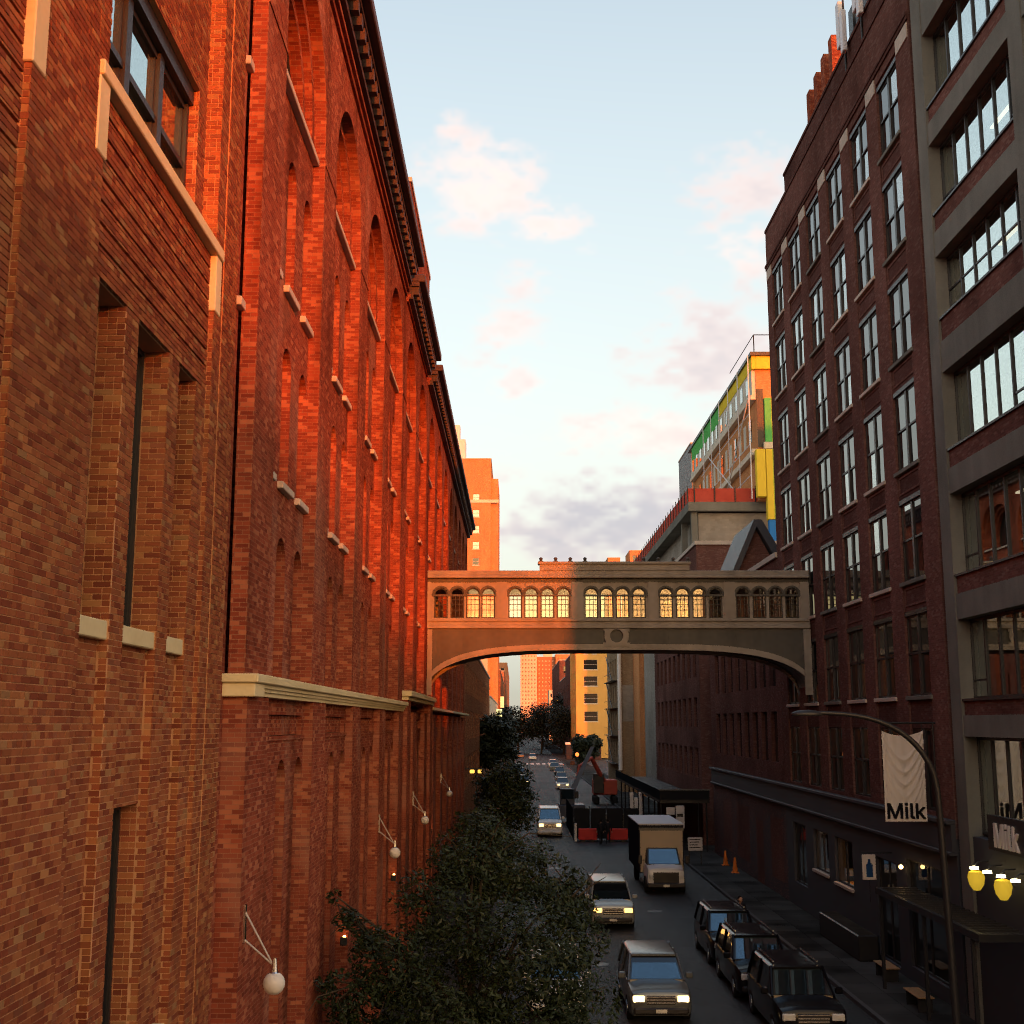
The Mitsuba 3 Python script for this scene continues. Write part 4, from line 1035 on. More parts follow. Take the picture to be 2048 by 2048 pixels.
def car(label, x, y, paint, L=4.7, W=1.86, Ht=1.75, lights=None, van=False, group=None, rail=False, yaw=0., glow=1.):
    t = thing('parked_car' if lights is None else 'moving_car', label, 'car', group)
    hood = 1.02 if van else 1.25
    hz = Ht * .60
    w = W / 2
    tr = T().translate([x, y, G]).rotate([0, 0, 1], yaw)
    kw = dict(to_world=tr)
    S = [(0.0, body_ring(w * .80, .36, hz * .74)), (.07, body_ring(w * .93, .25, hz * .86)), (.25, body_ring(w * .985, .22, hz * .93)), (hood * .7, body_ring(w, .22, hz * .985)), (hood, body_ring(w, .22, hz)),
         (L * .5, body_ring(w, .22, hz)), (L - .55, body_ring(w * .99, .24, hz + .02)), (L - .1, body_ring(w * .95, .30, hz)), (L, body_ring(w * .88, .40, hz - .12))]
    part(t, 'body', loft(S), paint, smooth=35, **kw)
    wy0, wy1 = hood, hood + (.72 if not van else .85)
    ry1 = L - (.45 if van else .55)
    cab = [(wy0 - .02, [(-w * .88, hz - .05), (w * .88, hz - .05), (w * .88, hz + .02), (-w * .88, hz + .02)]),
           (wy1, [(-w * .93, hz - .05), (w * .93, hz - .05), (w * .76, Ht - .07), (-w * .76, Ht - .07)]),
           (ry1, [(-w * .93, hz - .05), (w * .93, hz - .05), (w * .77, Ht - .07), (-w * .77, Ht - .07)]),
           (L - .12, [(-w * .86, hz - .05), (w * .86, hz - .05), (w * .84, hz + .05), (-w * .84, hz + .05)])]
    part(t, 'side_glass', loft(cab), 'm_car_glass', **kw)
    part(t, 'windscreen', ([[-w * .80, wy0 - .0, hz + .04], [w * .80, wy0 - .0, hz + .04], [w * .68, wy1 - .06, Ht - .12], [-w * .68, wy1 - .06, Ht - .12]], [[0, 1, 2], [0, 2, 3]]), 'm_windscreen', **kw)
    roof = [(wy1 - .10, [(-w * .72, Ht - .10), (w * .72, Ht - .10), (w * .70, Ht - .05), (-w * .70, Ht - .05)]), (wy1 + .1, [(-w * .79, Ht - .09), (w * .79, Ht - .09), (w * .68, Ht - .01), (-w * .68, Ht - .01)]),
            ((wy1 + ry1) / 2, [(-w * .80, Ht - .09), (w * .80, Ht - .09), (w * .68, Ht), (-w * .68, Ht)]), (ry1, [(-w * .80, Ht - .09), (w * .80, Ht - .09), (w * .68, Ht - .02), (-w * .68, Ht - .02)]), (ry1 + .12, [(-w * .74, Ht - .12), (w * .74, Ht - .12), (w * .66, Ht - .06), (-w * .66, Ht - .06)])]
    part(t, 'roof', loft(roof), paint, smooth=35, **kw)
    pl = MB()
    for sx in (-1, 1):
        pl.tube([(sx * w * .90, wy0 - .02, hz - .02), (sx * w * .765, wy1, Ht - .06)], .045, 6)
        ym = (wy1 + ry1) / 2
        pl.tube([(sx * w * .945, ym, hz - .03), (sx * w * .785, ym, Ht - .06)], .045, 6)
        pl.tube([(sx * w * .90, L - .16, hz - .02), (sx * w * .78, ry1, Ht - .06)], .06, 6)
    part(t, 'pillar', pl, paint, kind='stuff', **kw)
    for sx in (-1, 1):
        part(t, 'mirror', MB().cham(min(sx * w * .98, sx * (w + .2)), max(sx * w * .98, sx * (w + .2)), wy0 + .12, wy0 + .24, hz + .02, hz + .2, .03), paint, **kw)
        a, b = sorted((sx * w * .50, sx * w * .88))
        hl = MB().cham(a, b, -.015, .14, hz * .62, hz * .80, .03)
        if lights:
            part(t, 'headlight', hl, 'm_lamp_off', emitter={'type': 'area', 'radiance': rgb(np.array(lights) * glow)}, **kw)
        else:
            part(t, 'headlight', hl, 'm_lamp_off', **kw)
        for yy in (.88, L - .92):
            wh = part(t, 'wheel', MB().raw(*(lambda m: (m.vertices[:, [2, 0, 1]] + [sx * (w - .11), yy, .345], m.faces))(trimesh.creation.cylinder(.345, .22, sections=20))), 'm_tyre', smooth=40, **kw)
            part(wh, 'rim', MB().raw(*(lambda m: (m.vertices[:, [2, 0, 1]] + [sx * (w - .02), yy, .345], m.faces))(trimesh.creation.cylinder(.21, .06, sections=14))), 'm_chrome', **kw)
    gr = MB().cham(-w * .46, w * .46, -.012, .10, hz * .55, hz * .80, .02)
    g_ = part(t, 'grille', gr, 'm_frame', **kw)
    part(g_, 'bar', MB().box(-w * .44, w * .44, -.03, -.011, hz * .60, hz * .625).box(-w * .44, w * .44, -.03, -.011, hz * .68, hz * .705).box(-w * .44, w * .44, -.03, -.011, hz * .76, hz * .785), 'm_chrome', **kw)
    part(t, 'bumper', MB().cham(-w * .86, w * .86, -.07, .14, .30, .50, .05), 'm_frame' if paint != 'm_white_car' else paint, **kw)
    part(t, 'licence_plate', MB().box(-.16, .16, -.09, -.071, .36, .46), 'm_plate', **kw)
    if rail:
        part(t, 'roof_rail', MB().tube([(-w * .66, wy1 + .15, Ht + .05), (-w * .66, ry1 - .1, Ht + .05)], .022, 6), 'm_chrome', **kw)
        part(t, 'roof_rail', MB().tube([(w * .66, wy1 + .15, Ht + .05), (w * .66, ry1 - .1, Ht + .05)], .022, 6), 'm_chrome', **kw)
    return t


HL = (.20, .13, .055)
car('silver SUV with headlights on, nearest car driving towards the viewer', 4.30, 38.2, 'm_silver_car', 4.7, 1.88, 1.72, HL, glow=.9)
tx = car('pale minivan with amber headlights lit, next in the lane behind the silver SUV', 4.22, 55.2, 'm_pale_car', 4.8, 1.92, 1.85, (.20, .09, .02), van=True)
car('white car mostly hidden behind the big tree in the left lane', 1.25, 38.8, 'm_white_car', 4.6, 1.8, 1.55)
car('cream van with lights on, farther up the lane past the footbridge', 2.72, 98.5, 'm_white_car', 5.0, 1.95, 2.15, (.2, .13, .05), van=True, glow=.8)
car('black SUV nearest the viewer in the kerbside row with chrome grille bars', 8.2, 35.7, 'm_black_paint', 5.0, 1.95, 1.82, rail=True)
car('black SUV second in the kerbside row, between the other two', 8.05, 41.2, 'm_black_paint', 4.9, 1.93, 1.80, rail=True)
car('black SUV third in the kerbside row, with a person standing at its far side', 8.1, 46.8, 'm_black_paint', 4.9, 1.93, 1.78, rail=True)


def far_car(label, x, y, c, lit=False, h=1.5, L=4.6, w=.9):
    t = thing('distant_car', label, 'car', 'distant cars up the street')
    part(t, 'body', loft([(y, body_ring(w * .9, G + .3, G + h * .5)), (y + .2, body_ring(w, G + .22, G + h * .56)), (y + L - .2, body_ring(w, G + .22, G + h * .58)), (y + L, body_ring(w * .9, G + .35, G + h * .5))]) if x is None else
         (lambda m: (m[0] + [x, 0, 0], m[1]))(loft([(y, body_ring(w * .9, G + .3, G + h * .5)), (y + .2, body_ring(w, G + .22, G + h * .56)), (y + L - .2, body_ring(w, G + .22, G + h * .58)), (y + L, body_ring(w * .9, G + .35, G + h * .5))])), c, smooth=35)
    cab = [(y + 1.1, [(-w * .85, G + h * .55), (w * .85, G + h * .55), (w * .85, G + h * .6), (-w * .85, G + h * .6)]), (y + 1.9, [(-w * .85, G + h * .55), (w * .85, G + h * .55), (w * .7, G + h - .05), (-w * .7, G + h - .05)]),
           (y + L - .7, [(-w * .85, G + h * .55), (w * .85, G + h * .55), (w * .7, G + h - .05), (-w * .7, G + h - .05)]), (y + L - .1, [(-w * .85, G + h * .55), (w * .85, G + h * .55), (w * .85, G + h * .6), (-w * .85, G + h * .6)])]
    v, f = loft(cab)
    part(t, 'cabin', (v + [x, 0, 0], f), 'm_car_glass')
    part(t, 'roof', MB().cham(x - w * .7, x + w * .7, y + 1.85, y + L - .65, G + h - .06, G + h, .02), c)
    if lit:
        part(t, 'headlight', MB().box(x - w * .8, x - w * .45, y - .03, y + .1, G + h * .36, G + h * .5), 'm_lamp_off', emitter={'type': 'area', 'radiance': rgb((.10, .07, .03))})
        part(t, 'headlight', MB().box(x + w * .45, x + w * .8, y - .03, y + .1, G + h * .36, G + h * .5), 'm_lamp_off', emitter={'type': 'area', 'radiance': rgb((.10, .07, .03))})


for i, (x, y, c, lb) in enumerate([(6.4, 168, 'm_white_car', 'small white car parked well past the works'), (6.9, 186, 'm_silver_car', 'silver car parked behind the small white one'), (7.4, 208, 'm_black_paint', 'dark car parked beyond the silver one'),
                                   (7.3, 232, 'm_silver_car', 'silver car parked close to the avenue'), (7.6, 252, 'm_white_car', 'white car parked close to the avenue'), (1.2, 176, 'm_silver_car', 'silver car waiting in the left lane past the works'),
                                   (.8, 205, 'm_black_paint', 'black car waiting in the left lane'), (.6, 226, 'm_silver_car', 'silver car standing short of the avenue on the left'), (4.2, 300, 'm_white_car', 'white car crossing the far avenue'), (1.4, 318, 'm_silver_car', 'pale car in the roadway under the sky gap')]):
    far_car(lb, x, y, c, lit=i in (0, 5))

# box truck
tk = thing('box_truck', 'box truck with white cab and cream front panel on the right of the road', 'truck')
TX, TY = 7.85, 66.3
flat('m_truck_tan', (.46, .38, .27), .6)
flat('m_truck_roof', (.50, .51, .53), .5)
flat('m_truck_side', (.030, .032, .040))
part(tk, 'cargo_box', MB().cham(TX - 1.2, TX + 1.2, TY + 1.9, TY + 8.2, G + .85, G + 3.35, .03), 'm_truck_side')
part(tk, 'front_panel', MB().box(TX - 1.14, TX + 1.14, TY + 1.87, TY + 1.9, G + .9, G + 3.05), 'm_truck_tan', label='cream front panel above the cab')
part(tk, 'front_band', MB().box(TX - 1.2, TX + 1.2, TY + 1.86, TY + 1.9, G + 3.05, G + 3.2), 'm_concrete')
part(tk, 'box_roof', MB().cham(TX - 1.22, TX + 1.22, TY + 1.84, TY + 8.22, G + 3.33, G + 3.42, .02), 'm_truck_roof', label='pale roof')
part(tk, 'cab', loft([(TY, body_ring(.86, G + .45, G + 1.15)), (TY + .1, body_ring(.95, G + .35, G + 1.32)), (TY + .95, body_ring(1.0, G + .35, G + 1.45)), (TY + 1.8, body_ring(1.0, G + .35, G + 1.45))]) if False else
     (lambda m: (m[0] + [TX, 0, 0], m[1]))(loft([(TY, body_ring(.86, G + .45, G + 1.12)), (TY + .1, body_ring(.95, G + .35, G + 1.26)), (TY + .95, body_ring(1.0, G + .35, G + 1.40)), (TY + 1.84, body_ring(1.0, G + .35, G + 1.42))])), 'm_white_car', smooth=35)
part(tk, 'cab_top', MB().raw(*(lambda m: (m[0] + [TX, 0, 0], m[1]))(loft([(TY + .9, [(-.88, G + 1.35), (.88, G + 1.35), (.88, G + 1.42), (-.88, G + 1.42)]), (TY + 1.35, [(-.92, G + 1.35), (.92, G + 1.35), (.84, G + 1.85), (-.84, G + 1.85)]), (TY + 1.6, [(-.92, G + 1.35), (.92, G + 1.35), (.80, G + 2.12), (-.80, G + 2.12)]), (TY + 1.84, [(-.92, G + 1.35), (.92, G + 1.35), (.82, G + 2.16), (-.82, G + 2.16)])]))), 'm_frame')
part(tk, 'windscreen', ([[TX - .8, TY + .90, G + 1.44], [TX + .8, TY + .90, G + 1.44], [TX + .72, TY + 1.57, G + 2.13], [TX - .72, TY + 1.57, G + 2.13]], [[0, 1, 2], [0, 2, 3]]), 'm_windscreen')
part(tk, 'grille', MB().cham(TX - .66, TX + .66, TY - .03, TY + .06, G + .56, G + 1.10, .02), 'm_frame')
part(tk, 'bumper', MB().cham(TX - .98, TX + .98, TY - .12, TY + .12, G + .34, G + .56, .04), 'm_frame')
part(tk, 'licence_plate', MB().box(TX - .16, TX + .16, TY - .14, TY - .121, G + .38, G + .5), 'm_plate')
for sx in (-1, 1):
    part(tk, 'headlight', MB().cham(TX + sx * .78 - .11, TX + sx * .78 + .11, TY - .03, TY + .08, G + .76, G + .98, .02), 'm_lamp_off')
    part(tk, 'mirror', MB().cham(TX + sx * 1.24 - .1, TX + sx * 1.24 + .1, TY + 1.0, TY + 1.08, G + 1.42, G + 1.85, .02).tube([(TX + sx * .98, TY + 1.1, G + 1.6), (TX + sx * 1.2, TY + 1.05, G + 1.6)], .02, 6), 'm_frame')
    for yy in (.85, 6.4):
        part(tk, 'wheel', MB().raw(*(lambda m: (m.vertices[:, [2, 0, 1]] + [TX + sx * .92, TY + yy, G + .42], m.faces))(trimesh.creation.cylinder(.42, .26, sections=20))), 'm_tyre', smooth=40)

# ------------------------------------------------------------------ roadworks beyond the truck
flat('m_manhole', (.05, .05, .052), .45, .5); flat('m_barrier', (.50, .035, .03), .6); flat('m_barrier_white', (.6, .58, .56), .6); flat('m_orange', (.75, .20, .03), .6); flat('m_machine', (.05, .06, .085), .4); flat('m_works_red', (.34, .05, .03), .5); flat('m_hoarding', (.020, .021, .023))
for i, (a, b) in enumerate(((4.75, 6.15), (6.9, 8.45))):
    br = thing('barrier', ('left' if i == 0 else 'right') + ' red plastic road barrier behind the truck', 'barrier', 'red barriers across the lane')
    part(br, 'panel', MB().cham(a, b, 95, 95.35, G + .12, G + .95, .04), 'm_barrier'); part(br, 'foot', MB().box(a + .2, a + .5, 94.8, 95.55, G, G + .12).box(b - .5, b - .2, 94.8, 95.55, G, G + .12), 'm_frame')
po = thing('marker_post', 'white road marker post at the left end of the red barriers', 'post')
part(po, 'post', MB().cham(4.45, 4.62, 95, 95.17, G, G + 1.35, .02), 'm_barrier_white')
fc = thing('site_fence', 'dark mesh fence panels round the roadworks', 'fence')
for k in range(4):
    part(fc, 'panel', MB().box(4.5 + k * 1.25, 5.65 + k * 1.25, 96.4, 96.44, G + .1, G + 2.35), 'm_hoarding')
    part(fc, 'post', MB().tube([(4.44 + k * 1.25, 96.42, G), (4.44 + k * 1.25, 96.42, G + 2.5)], .035, 6), 'm_iron')
for k in range(4):
    part(fc, 'panel', MB().box(4.4, 4.44, 97 + k * 3, 99.8 + k * 3, G + .1, G + 2.35), 'm_hoarding')
cr = thing('boom_lift', 'dark machine with a raised diagonal boom in the roadworks', 'machine')
part(cr, 'base', MB().cham(3.9, 6.2, 112, 115, G + .5, G + 1.6, .06), 'm_machine')
part(cr, 'boom', MB().raw(*(lambda m: (m.vertices, m.faces))(trimesh.convex.convex_hull(np.array([[4.5 + .0 + a, 113 + b, G + 1.5] for a in (-.28, .28) for b in (-.2, .2)] + [[7.1 + a, 115 + b, G + 6.6] for a in (-.16, .16) for b in (-.12, .12)])))), 'm_machine')
part(cr, 'cab', MB().cham(4.0, 5.3, 112.2, 113.4, G + 1.6, G + 3.0, .05), 'm_machine')
part(cr, 'window', MB().box(4.1, 5.2, 112.15, 112.19, G + 2.1, G + 2.9), 'm_windscreen')
for yy in (112.5, 114.5):
    part(cr, 'wheel', MB().raw(*(lambda m: (m.vertices[:, [2, 0, 1]] + [4.0, yy, G + .5], m.faces))(trimesh.creation.cylinder(.5, .35, sections=18))), 'm_tyre')
    part(cr, 'wheel', MB().raw(*(lambda m: (m.vertices[:, [2, 0, 1]] + [6.1, yy, G + .5], m.faces))(trimesh.creation.cylinder(.5, .35, sections=18))), 'm_tyre')
ex = thing('excavator', 'red brown excavator at the back of the roadworks', 'excavator')
part(ex, 'house', MB().cham(8.6, 11.2, 138, 141, G + 1.0, G + 2.6, .08), 'm_works_red'); part(ex, 'cab', MB().cham(8.6, 9.7, 137.6, 139.2, G + 1.2, G + 3.3, .06), 'm_frame')
part(ex, 'track', MB().cham(8.6, 9.2, 137.5, 141.5, G, G + .9, .15), 'm_tyre'); part(ex, 'track', MB().cham(10.6, 11.2, 137.5, 141.5, G, G + .9, .15), 'm_tyre')
part(ex, 'boom', MB().tube([(9.9, 138.4, G + 2.2), (8.3, 136.5, G + 5.0), (6.9, 134.6, G + 4.2)], [.28, .22, .16], 8), 'm_works_red'); part(ex, 'arm', MB().tube([(6.9, 134.6, G + 4.3), (6.3, 133.6, G + 1.6)], [.16, .12], 8), 'm_works_red')
part(ex, 'bucket', MB().cham(5.9, 6.7, 133.1, 133.9, G + .9, G + 1.7, .08), 'm_frame')
pal = thing('material_stack', 'stack of pale blocks on pallets inside the roadworks', 'stack')
for k in range(3):
    part(pal, 'pallet_load', MB().cham(6.9 + k * .95, 7.75 + k * .95, 104, 105.2, G + .15, G + 1.35 + .15 * (k % 2), .03), ('m_block', 'm_brick_tan', 'm_brick_tan')[k])
wp_ = thing('panel_stack', 'upright white panels leaning in the roadworks left of the pallets', 'stack')
for k in range(3):
    part(wp_, 'panel', MB().cham(9.0 + k * .36, 9.28 + k * .36, 99 + k * .1, 99.08 + k * .1, G + .9, G + 3.4 - .4 * (k % 2), .01), 'm_barrier_white')
for i, (x, y, z0, z1, lb) in enumerate(((10.3, 86.2, G + 2.6, G + 3.1, 'small white notice on the sidewalk shed'), (10.95, 86.2, G + 1.7, G + 3.2, 'tall white notice on the sidewalk shed'))):
    nt = thing('notice_board', lb, 'sign')
    part(nt, 'panel', MB().cham(x, x + .58, y, y + .05, z0, z1, .01), 'm_barrier_white')
    if i:
        part(nt, 'print', MB().box(x + .08, x + .5, y - .004, y, z0 + .75, z0 + .95), 'm_frame')
sh = thing('sidewalk_shed', 'dark sidewalk shed over the right pavement behind the truck', 'scaffold')
part(sh, 'deck', MB().box(9.9, 13.3, 86.4, 124, G + 3.35, G + 3.55), 'm_frame'); part(sh, 'hoarding', MB().box(9.9, 9.96, 86.4, 124, G + 3.55, G + 4.2).box(9.96, 13.3, 86.4, 86.46, G + 3.55, G + 4.2), 'm_hoarding'); part(sh, 'rail', MB().box(9.85, 13.3, 86.34, 86.4, G + 4.2, G + 4.28), 'm_concrete')
for k in range(9):
    part(sh, 'post', MB().tube([(10.0, 86.6 + k * 4, G), (10.0, 86.6 + k * 4, G + 3.35)], .06, 8), 'm_iron')
    if k < 2:
        part(sh, 'post', MB().tube([(13.1, 86.6 + k * 4, G + .13), (13.1, 86.6 + k * 4, G + 3.35)], .06, 8), 'm_iron')
tr_ = thing('white_roofed_truck', 'delivery truck with a pale roof standing at the avenue corner', 'truck')
part(tr_, 'box', MB().cham(10.6, 18.0, 262, 264.8, G + 1.2, G + 4.3, .1), 'm_truck_side'); part(tr_, 'roof', MB().cham(10.55, 18.05, 261.95, 264.85, G + 4.3, G + 4.75, .05), 'm_white_paint')
part(tr_, 'wheel', MB().raw(*(lambda m: (m.vertices[:, [0, 2, 1]] + [12, 262.2, G + .5], m.faces))(trimesh.creation.cylinder(.5, .4, sections=16))), 'm_tyre'); part(tr_, 'wheel', MB().raw(*(lambda m: (m.vertices[:, [0, 2, 1]] + [16.5, 262.2, G + .5], m.faces))(trimesh.creation.cylinder(.5, .4, sections=16))), 'm_tyre')
rl_ = thing('warning_light', 'bright orange warning light by the avenue corner', 'lamp')
part(rl_, 'lens', MB().raw(*(lambda m: (m.vertices + [8.9, 180, G + 4.3], m.faces))(trimesh.creation.icosphere(2, .28))), 'm_orange', emitter={'type': 'area', 'radiance': rgb((.14, .026, .005))}); part(rl_, 'pole', MB().tube([(8.9, 180, G), (8.9, 180, G + 4.05)], .07, 8), 'm_iron')
cwalk = thing('crosswalk', 'pale painted crosswalk at the far avenue', 'road marking')
for k in range(9):
    part(cwalk, 'stripe', MB().box(-.4 + k * 1.25, .35 + k * 1.25, 270, 276, G + .001, G + .006), 'm_barrier_white')

for i, (x, y) in enumerate(((3.1, 47.5), (6.6, 60.5), (2.4, 78))):
    mh = thing('manhole_cover', ('nearest', 'middle', 'farthest')[i] + ' round iron manhole cover set in the road', 'manhole', 'manhole covers in the road')
    part(mh, 'lid', MB().lathe([(0, .008), (.34, .008), (.36, .003)], (x, y, G), 24), 'm_manhole')

# ------------------------------------------------------------------ things on the right sidewalk
for i, (x, y) in enumerate(((12.95, 78.4), (12.85, 74.5))):
    cn = thing('traffic_cone', 'farther one of two orange traffic cones by the wall' if i == 0 else 'nearer one of two orange traffic cones by the wall', 'cone', 'orange cones on the right sidewalk')
    part(cn, 'cone', MB().lathe([(.17, .03), (.05, .86), (.03, .88), (0, .88)], (x, y, G + .13), 16), 'm_orange', smooth=40); part(cn, 'base', MB().cham(x - .22, x + .22, y - .22, y + .22, G + .131, G + .17, .01), 'm_orange'); part(cn, 'band', MB().lathe([(.118, .34), (.098, .50)], (x, y, G + .135), 16), 'm_barrier_white')
bd = thing('site_sign', 'white sign board on legs beside the box truck', 'sign')
part(bd, 'board', MB().cham(10.72, 11.62, 78.8, 78.85, G + .95, G + 1.75, .01), 'm_barrier_white')
for k in range(4):
    part(bd, 'line', MB().box(10.82, 11.5 - .08 * (k % 3), 78.792, 78.799, G + 1.60 - k * .16, G + 1.655 - k * .16), 'm_frame')
part(bd, 'leg', MB().box(10.78, 10.83, 78.82, 78.87, G + .13, G + .95), 'm_iron'); part(bd, 'leg', MB().box(11.5, 11.55, 78.82, 78.87, G + .13, G + .95), 'm_iron')
flat('m_wood', (.30, .17, .07), .6)
for i, (x, y) in enumerate(((12.75, 43.6), (12.4, 39.1))):
    bn = thing('bench', 'farther wooden bench against the shaded storefront' if i == 0 else 'nearer wooden bench against the shaded storefront', 'bench', 'wooden benches on the right sidewalk')
    for k in range(4):
        part(bn, 'slat', MB().cham(x - .25 + k * .125, x - .135 + k * .125, y, y + 1.5, G + .55, G + .59, .008), 'm_wood')
    for yy in (y + .15, y + 1.25):
        part(bn, 'leg', MB().box(x - .22, x + .22, yy, yy + .06, G + .13, G + .55), 'm_iron')
pl = thing('planter_box', 'long dark planter box against the loft storefront', 'planter')
part(pl, 'box', MB().cham(12.6, 13.35, 47.3, 53.2, G + .13, G + 1.05, .04), 'm_frame'); part(pl, 'soil', MB().box(12.68, 13.27, 47.4, 53.1, G + 1.051, G + 1.06), 'm_bark')

# street lamp with a long curved arm
sl = thing('street_lamp', 'dark street lamp whose curved arm crosses in front of the white banner', 'lamp post')
part(sl, 'pole', MB().tube([(10.86, 31.9, G + .13), (10.78, 31.9, 5), (10.70, 31.9, 8.0), (10.66, 31.9, 8.9)], [.11, .095, .085, .08], 12), 'm_iron', smooth=40)
a_ = np.linspace(0, 1, 14)
armp = [(10.66 - 2.95 * (t ** 1.55), 31.9, 8.9 + 1.85 * (1 - (1 - t) ** 2.3)) for t in a_]
part(sl, 'arm', MB().tube(armp, np.linspace(.08, .05, 14), 10), 'm_iron', smooth=40)
hd = trimesh.creation.icosphere(3, 1.0); hv = hd.vertices * [.40, .16, .11]; hv[:, 2] = np.where(hv[:, 2] < -.04, -.04, hv[:, 2])
part(sl, 'head', (hv + [7.45, 31.9, 10.72], hd.faces), 'm_silver_dark' if False else 'm_iron', smooth=40)
part(sl, 'base', MB().lathe([(.22, 0), (.22, .25), (.14, .4), (.12, .7)], (10.86, 31.9, G + .13), 12), 'm_iron')

# hanging banner: cloth with swags and a word at the foot
bn = thing('hanging_banner', 'tall white cloth banner with a black word, hung from a bracket on the right', 'banner')
nx, nz = 44, 80
BX0_, BX1_, BZ0, BZ1, BY = 11.75, 13.08, 7.42, 10.26, 40.2
uu, vv = np.meshgrid(np.linspace(0, 1, nx), np.linspace(0, 1, nz))
sag = .16 * (1 - (2 * uu - 1) ** 2) * (vv ** 3)
fold = np.zeros_like(uu)
for k in range(7):       # swagged folds between the two corners
    c_ = .95 - .11 * k
    line = c_ - (.30 + .05 * k) * (1 - np.abs(2 * uu - 1) ** 1.6) * (1 - .04 * k) + .04
    fold += (.050 - .004 * k) * np.exp(-((vv - line) / .028) ** 2) * (vv > .12)
fold += .02 * np.sin(uu * 15 + 2) * (1 - vv) * (vv > .0) + .015 * np.sin(uu * 31) * (vv > .1) * vv
fade = np.clip((vv - .10) / .25, 0, 1)
yy_ = BY - fold * (.25 + .75 * fade)
pts = np.stack([BX0_ + (BX1_ - BX0_) * uu, yy_, BZ0 + (BZ1 - BZ0) * vv - sag], -1).reshape(-1, 3)
i_, j_ = np.meshgrid(np.arange(nz - 1), np.arange(nx - 1), indexing='ij')
q_ = np.stack([i_ * nx + j_, i_ * nx + j_ + 1, (i_ + 1) * nx + j_ + 1, (i_ + 1) * nx + j_], -1).reshape(-1, 4)
flat('m_cloth', (.66, .60, .54))
part(bn, 'cloth', (pts, np.vstack([q_[:, [0, 1, 2]], q_[:, [0, 2, 3]]])), 'm_cloth', smooth=True)
tm = meshkit.text_mesh('Milk', .40, .008, bold=True)
tv = np.array(tm.vertices); tv[:, 0] -= tv[:, 0].min(); sx_ = 1.22 / tv[:, 0].max()
part(bn, 'lettering', MB().raw(np.stack([BX0_ + .06 + tv[:, 0] * sx_, BY - .045 - tv[:, 2], BZ0 + .10 + tv[:, 1] * 1.15], 1), tm.faces), 'm_dark', label='black word across the foot of the banner')
part(bn, 'bracket', MB().tube([(11.66, BY + .03, 10.5), (13.5, BY + .03, 10.5)], .03, 8).tube([(13.42, BY + .03, 10.5), (13.42, BY + .03, 7.3)], .03, 8), 'm_iron')
for x in (11.77, 13.06):
    part(bn, 'cord', MB().tube([(x, BY + .02, 10.24), (x, BY + .03, 10.5)], .010, 6), 'm_iron')

bs = thing('blade_sign', 'small white blade sign with a blue shape, on a bracket by the loft storefront', 'sign')
part(bs, 'panel', MB().cham(12.42, 12.90, 45.6, 45.66, 4.98, 5.86, .01), 'm_cloth')
shp = Polygon([(12.55, 5.08), (12.78, 5.08), (12.78, 5.50), (12.71, 5.58), (12.71, 5.70), (12.62, 5.70), (12.62, 5.58), (12.55, 5.50)])
flat('m_sign_blue', (.02, .06, .16))
part(bs, 'shape', MB().py(shp, 45.588, 45.599), 'm_sign_blue'); part(bs, 'bracket', MB().tube([(12.4, 45.63, 5.92), (13.5, 45.63, 5.92)], .025, 6).tube([(12.66, 45.63, 4.98), (12.66, 45.63, 4.2)], .012, 6), 'm_iron')

# canopy with slats and lamps on the concrete building
cp = thing('slatted_canopy', 'dark slatted canopy over the sidewalk with a row of yellow lamps above it', 'canopy')
part(cp, 'edge_beam', MB().box(12.1, 12.25, 33.6, 43.0, 4.86, 5.06).box(12.25, 14.6, 33.6, 33.75, 4.86, 5.06).box(12.25, 13.5, 42.85, 43.0, 4.86, 5.06), 'm_iron')
for k in range(22):
    part(cp, 'slat', MB().box(12.25, 13.49, 34.05 + k * .4, 34.12 + k * .4, 4.90, 5.04), 'm_wood_dark' if False else 'm_frame')
for yy in (34.2, 38.2, 42.6):
    part(cp, 'post', MB().box(12.12, 12.22, yy, yy + .1, G + .13, 4.86), 'm_iron')
flat('m_yellow_glow', (.7, .5, .05))
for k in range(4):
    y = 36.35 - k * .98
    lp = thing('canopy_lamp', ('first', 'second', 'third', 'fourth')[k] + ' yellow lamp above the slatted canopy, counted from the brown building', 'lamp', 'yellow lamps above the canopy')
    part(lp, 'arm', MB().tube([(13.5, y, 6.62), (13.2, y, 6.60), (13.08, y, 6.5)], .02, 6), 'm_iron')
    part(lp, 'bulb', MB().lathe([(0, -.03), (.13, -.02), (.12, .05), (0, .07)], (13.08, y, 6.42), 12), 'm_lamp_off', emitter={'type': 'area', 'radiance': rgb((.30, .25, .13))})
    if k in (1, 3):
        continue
    part(lp, 'shade', MB().lathe([(0, -.62), (.10, -.60), (.20, -.45), (.24, -.25), (.20, -.10), (.10, -.06)], (13.12, y, 6.42), 14), 'm_yellow_glow', smooth=50, emitter={'type': 'area', 'radiance': rgb((.020, .013, .001))})  # glowing shape stands in for the yellow wash below the lamp
lt = thing('wall_lettering', 'white raised letters on the canopy front of the concrete building', 'sign')
x0_ = 35.35
for k, chh in enumerate('Milk'):
    tm = meshkit.text_mesh(chh, .62, .05, bold=True); tv = np.array(tm.vertices); tv[:, 0] -= tv[:, 0].min(); wd = tv[:, 0].max()
    part(lt, 'letter', MB().raw(np.stack([13.36 - tv[:, 2], x0_ - tv[:, 0], 7.12 + tv[:, 1]], 1), tm.faces), 'm_cloth'); x0_ -= wd + .09
part(lt, 'backboard', MB().box(13.365, 13.49, 30.5, 35.9, 7.0, 7.95), 'm_frame')
wl = thing('wall_lamp', 'small warm wall lamp glowing over the loft building shop door', 'lamp')
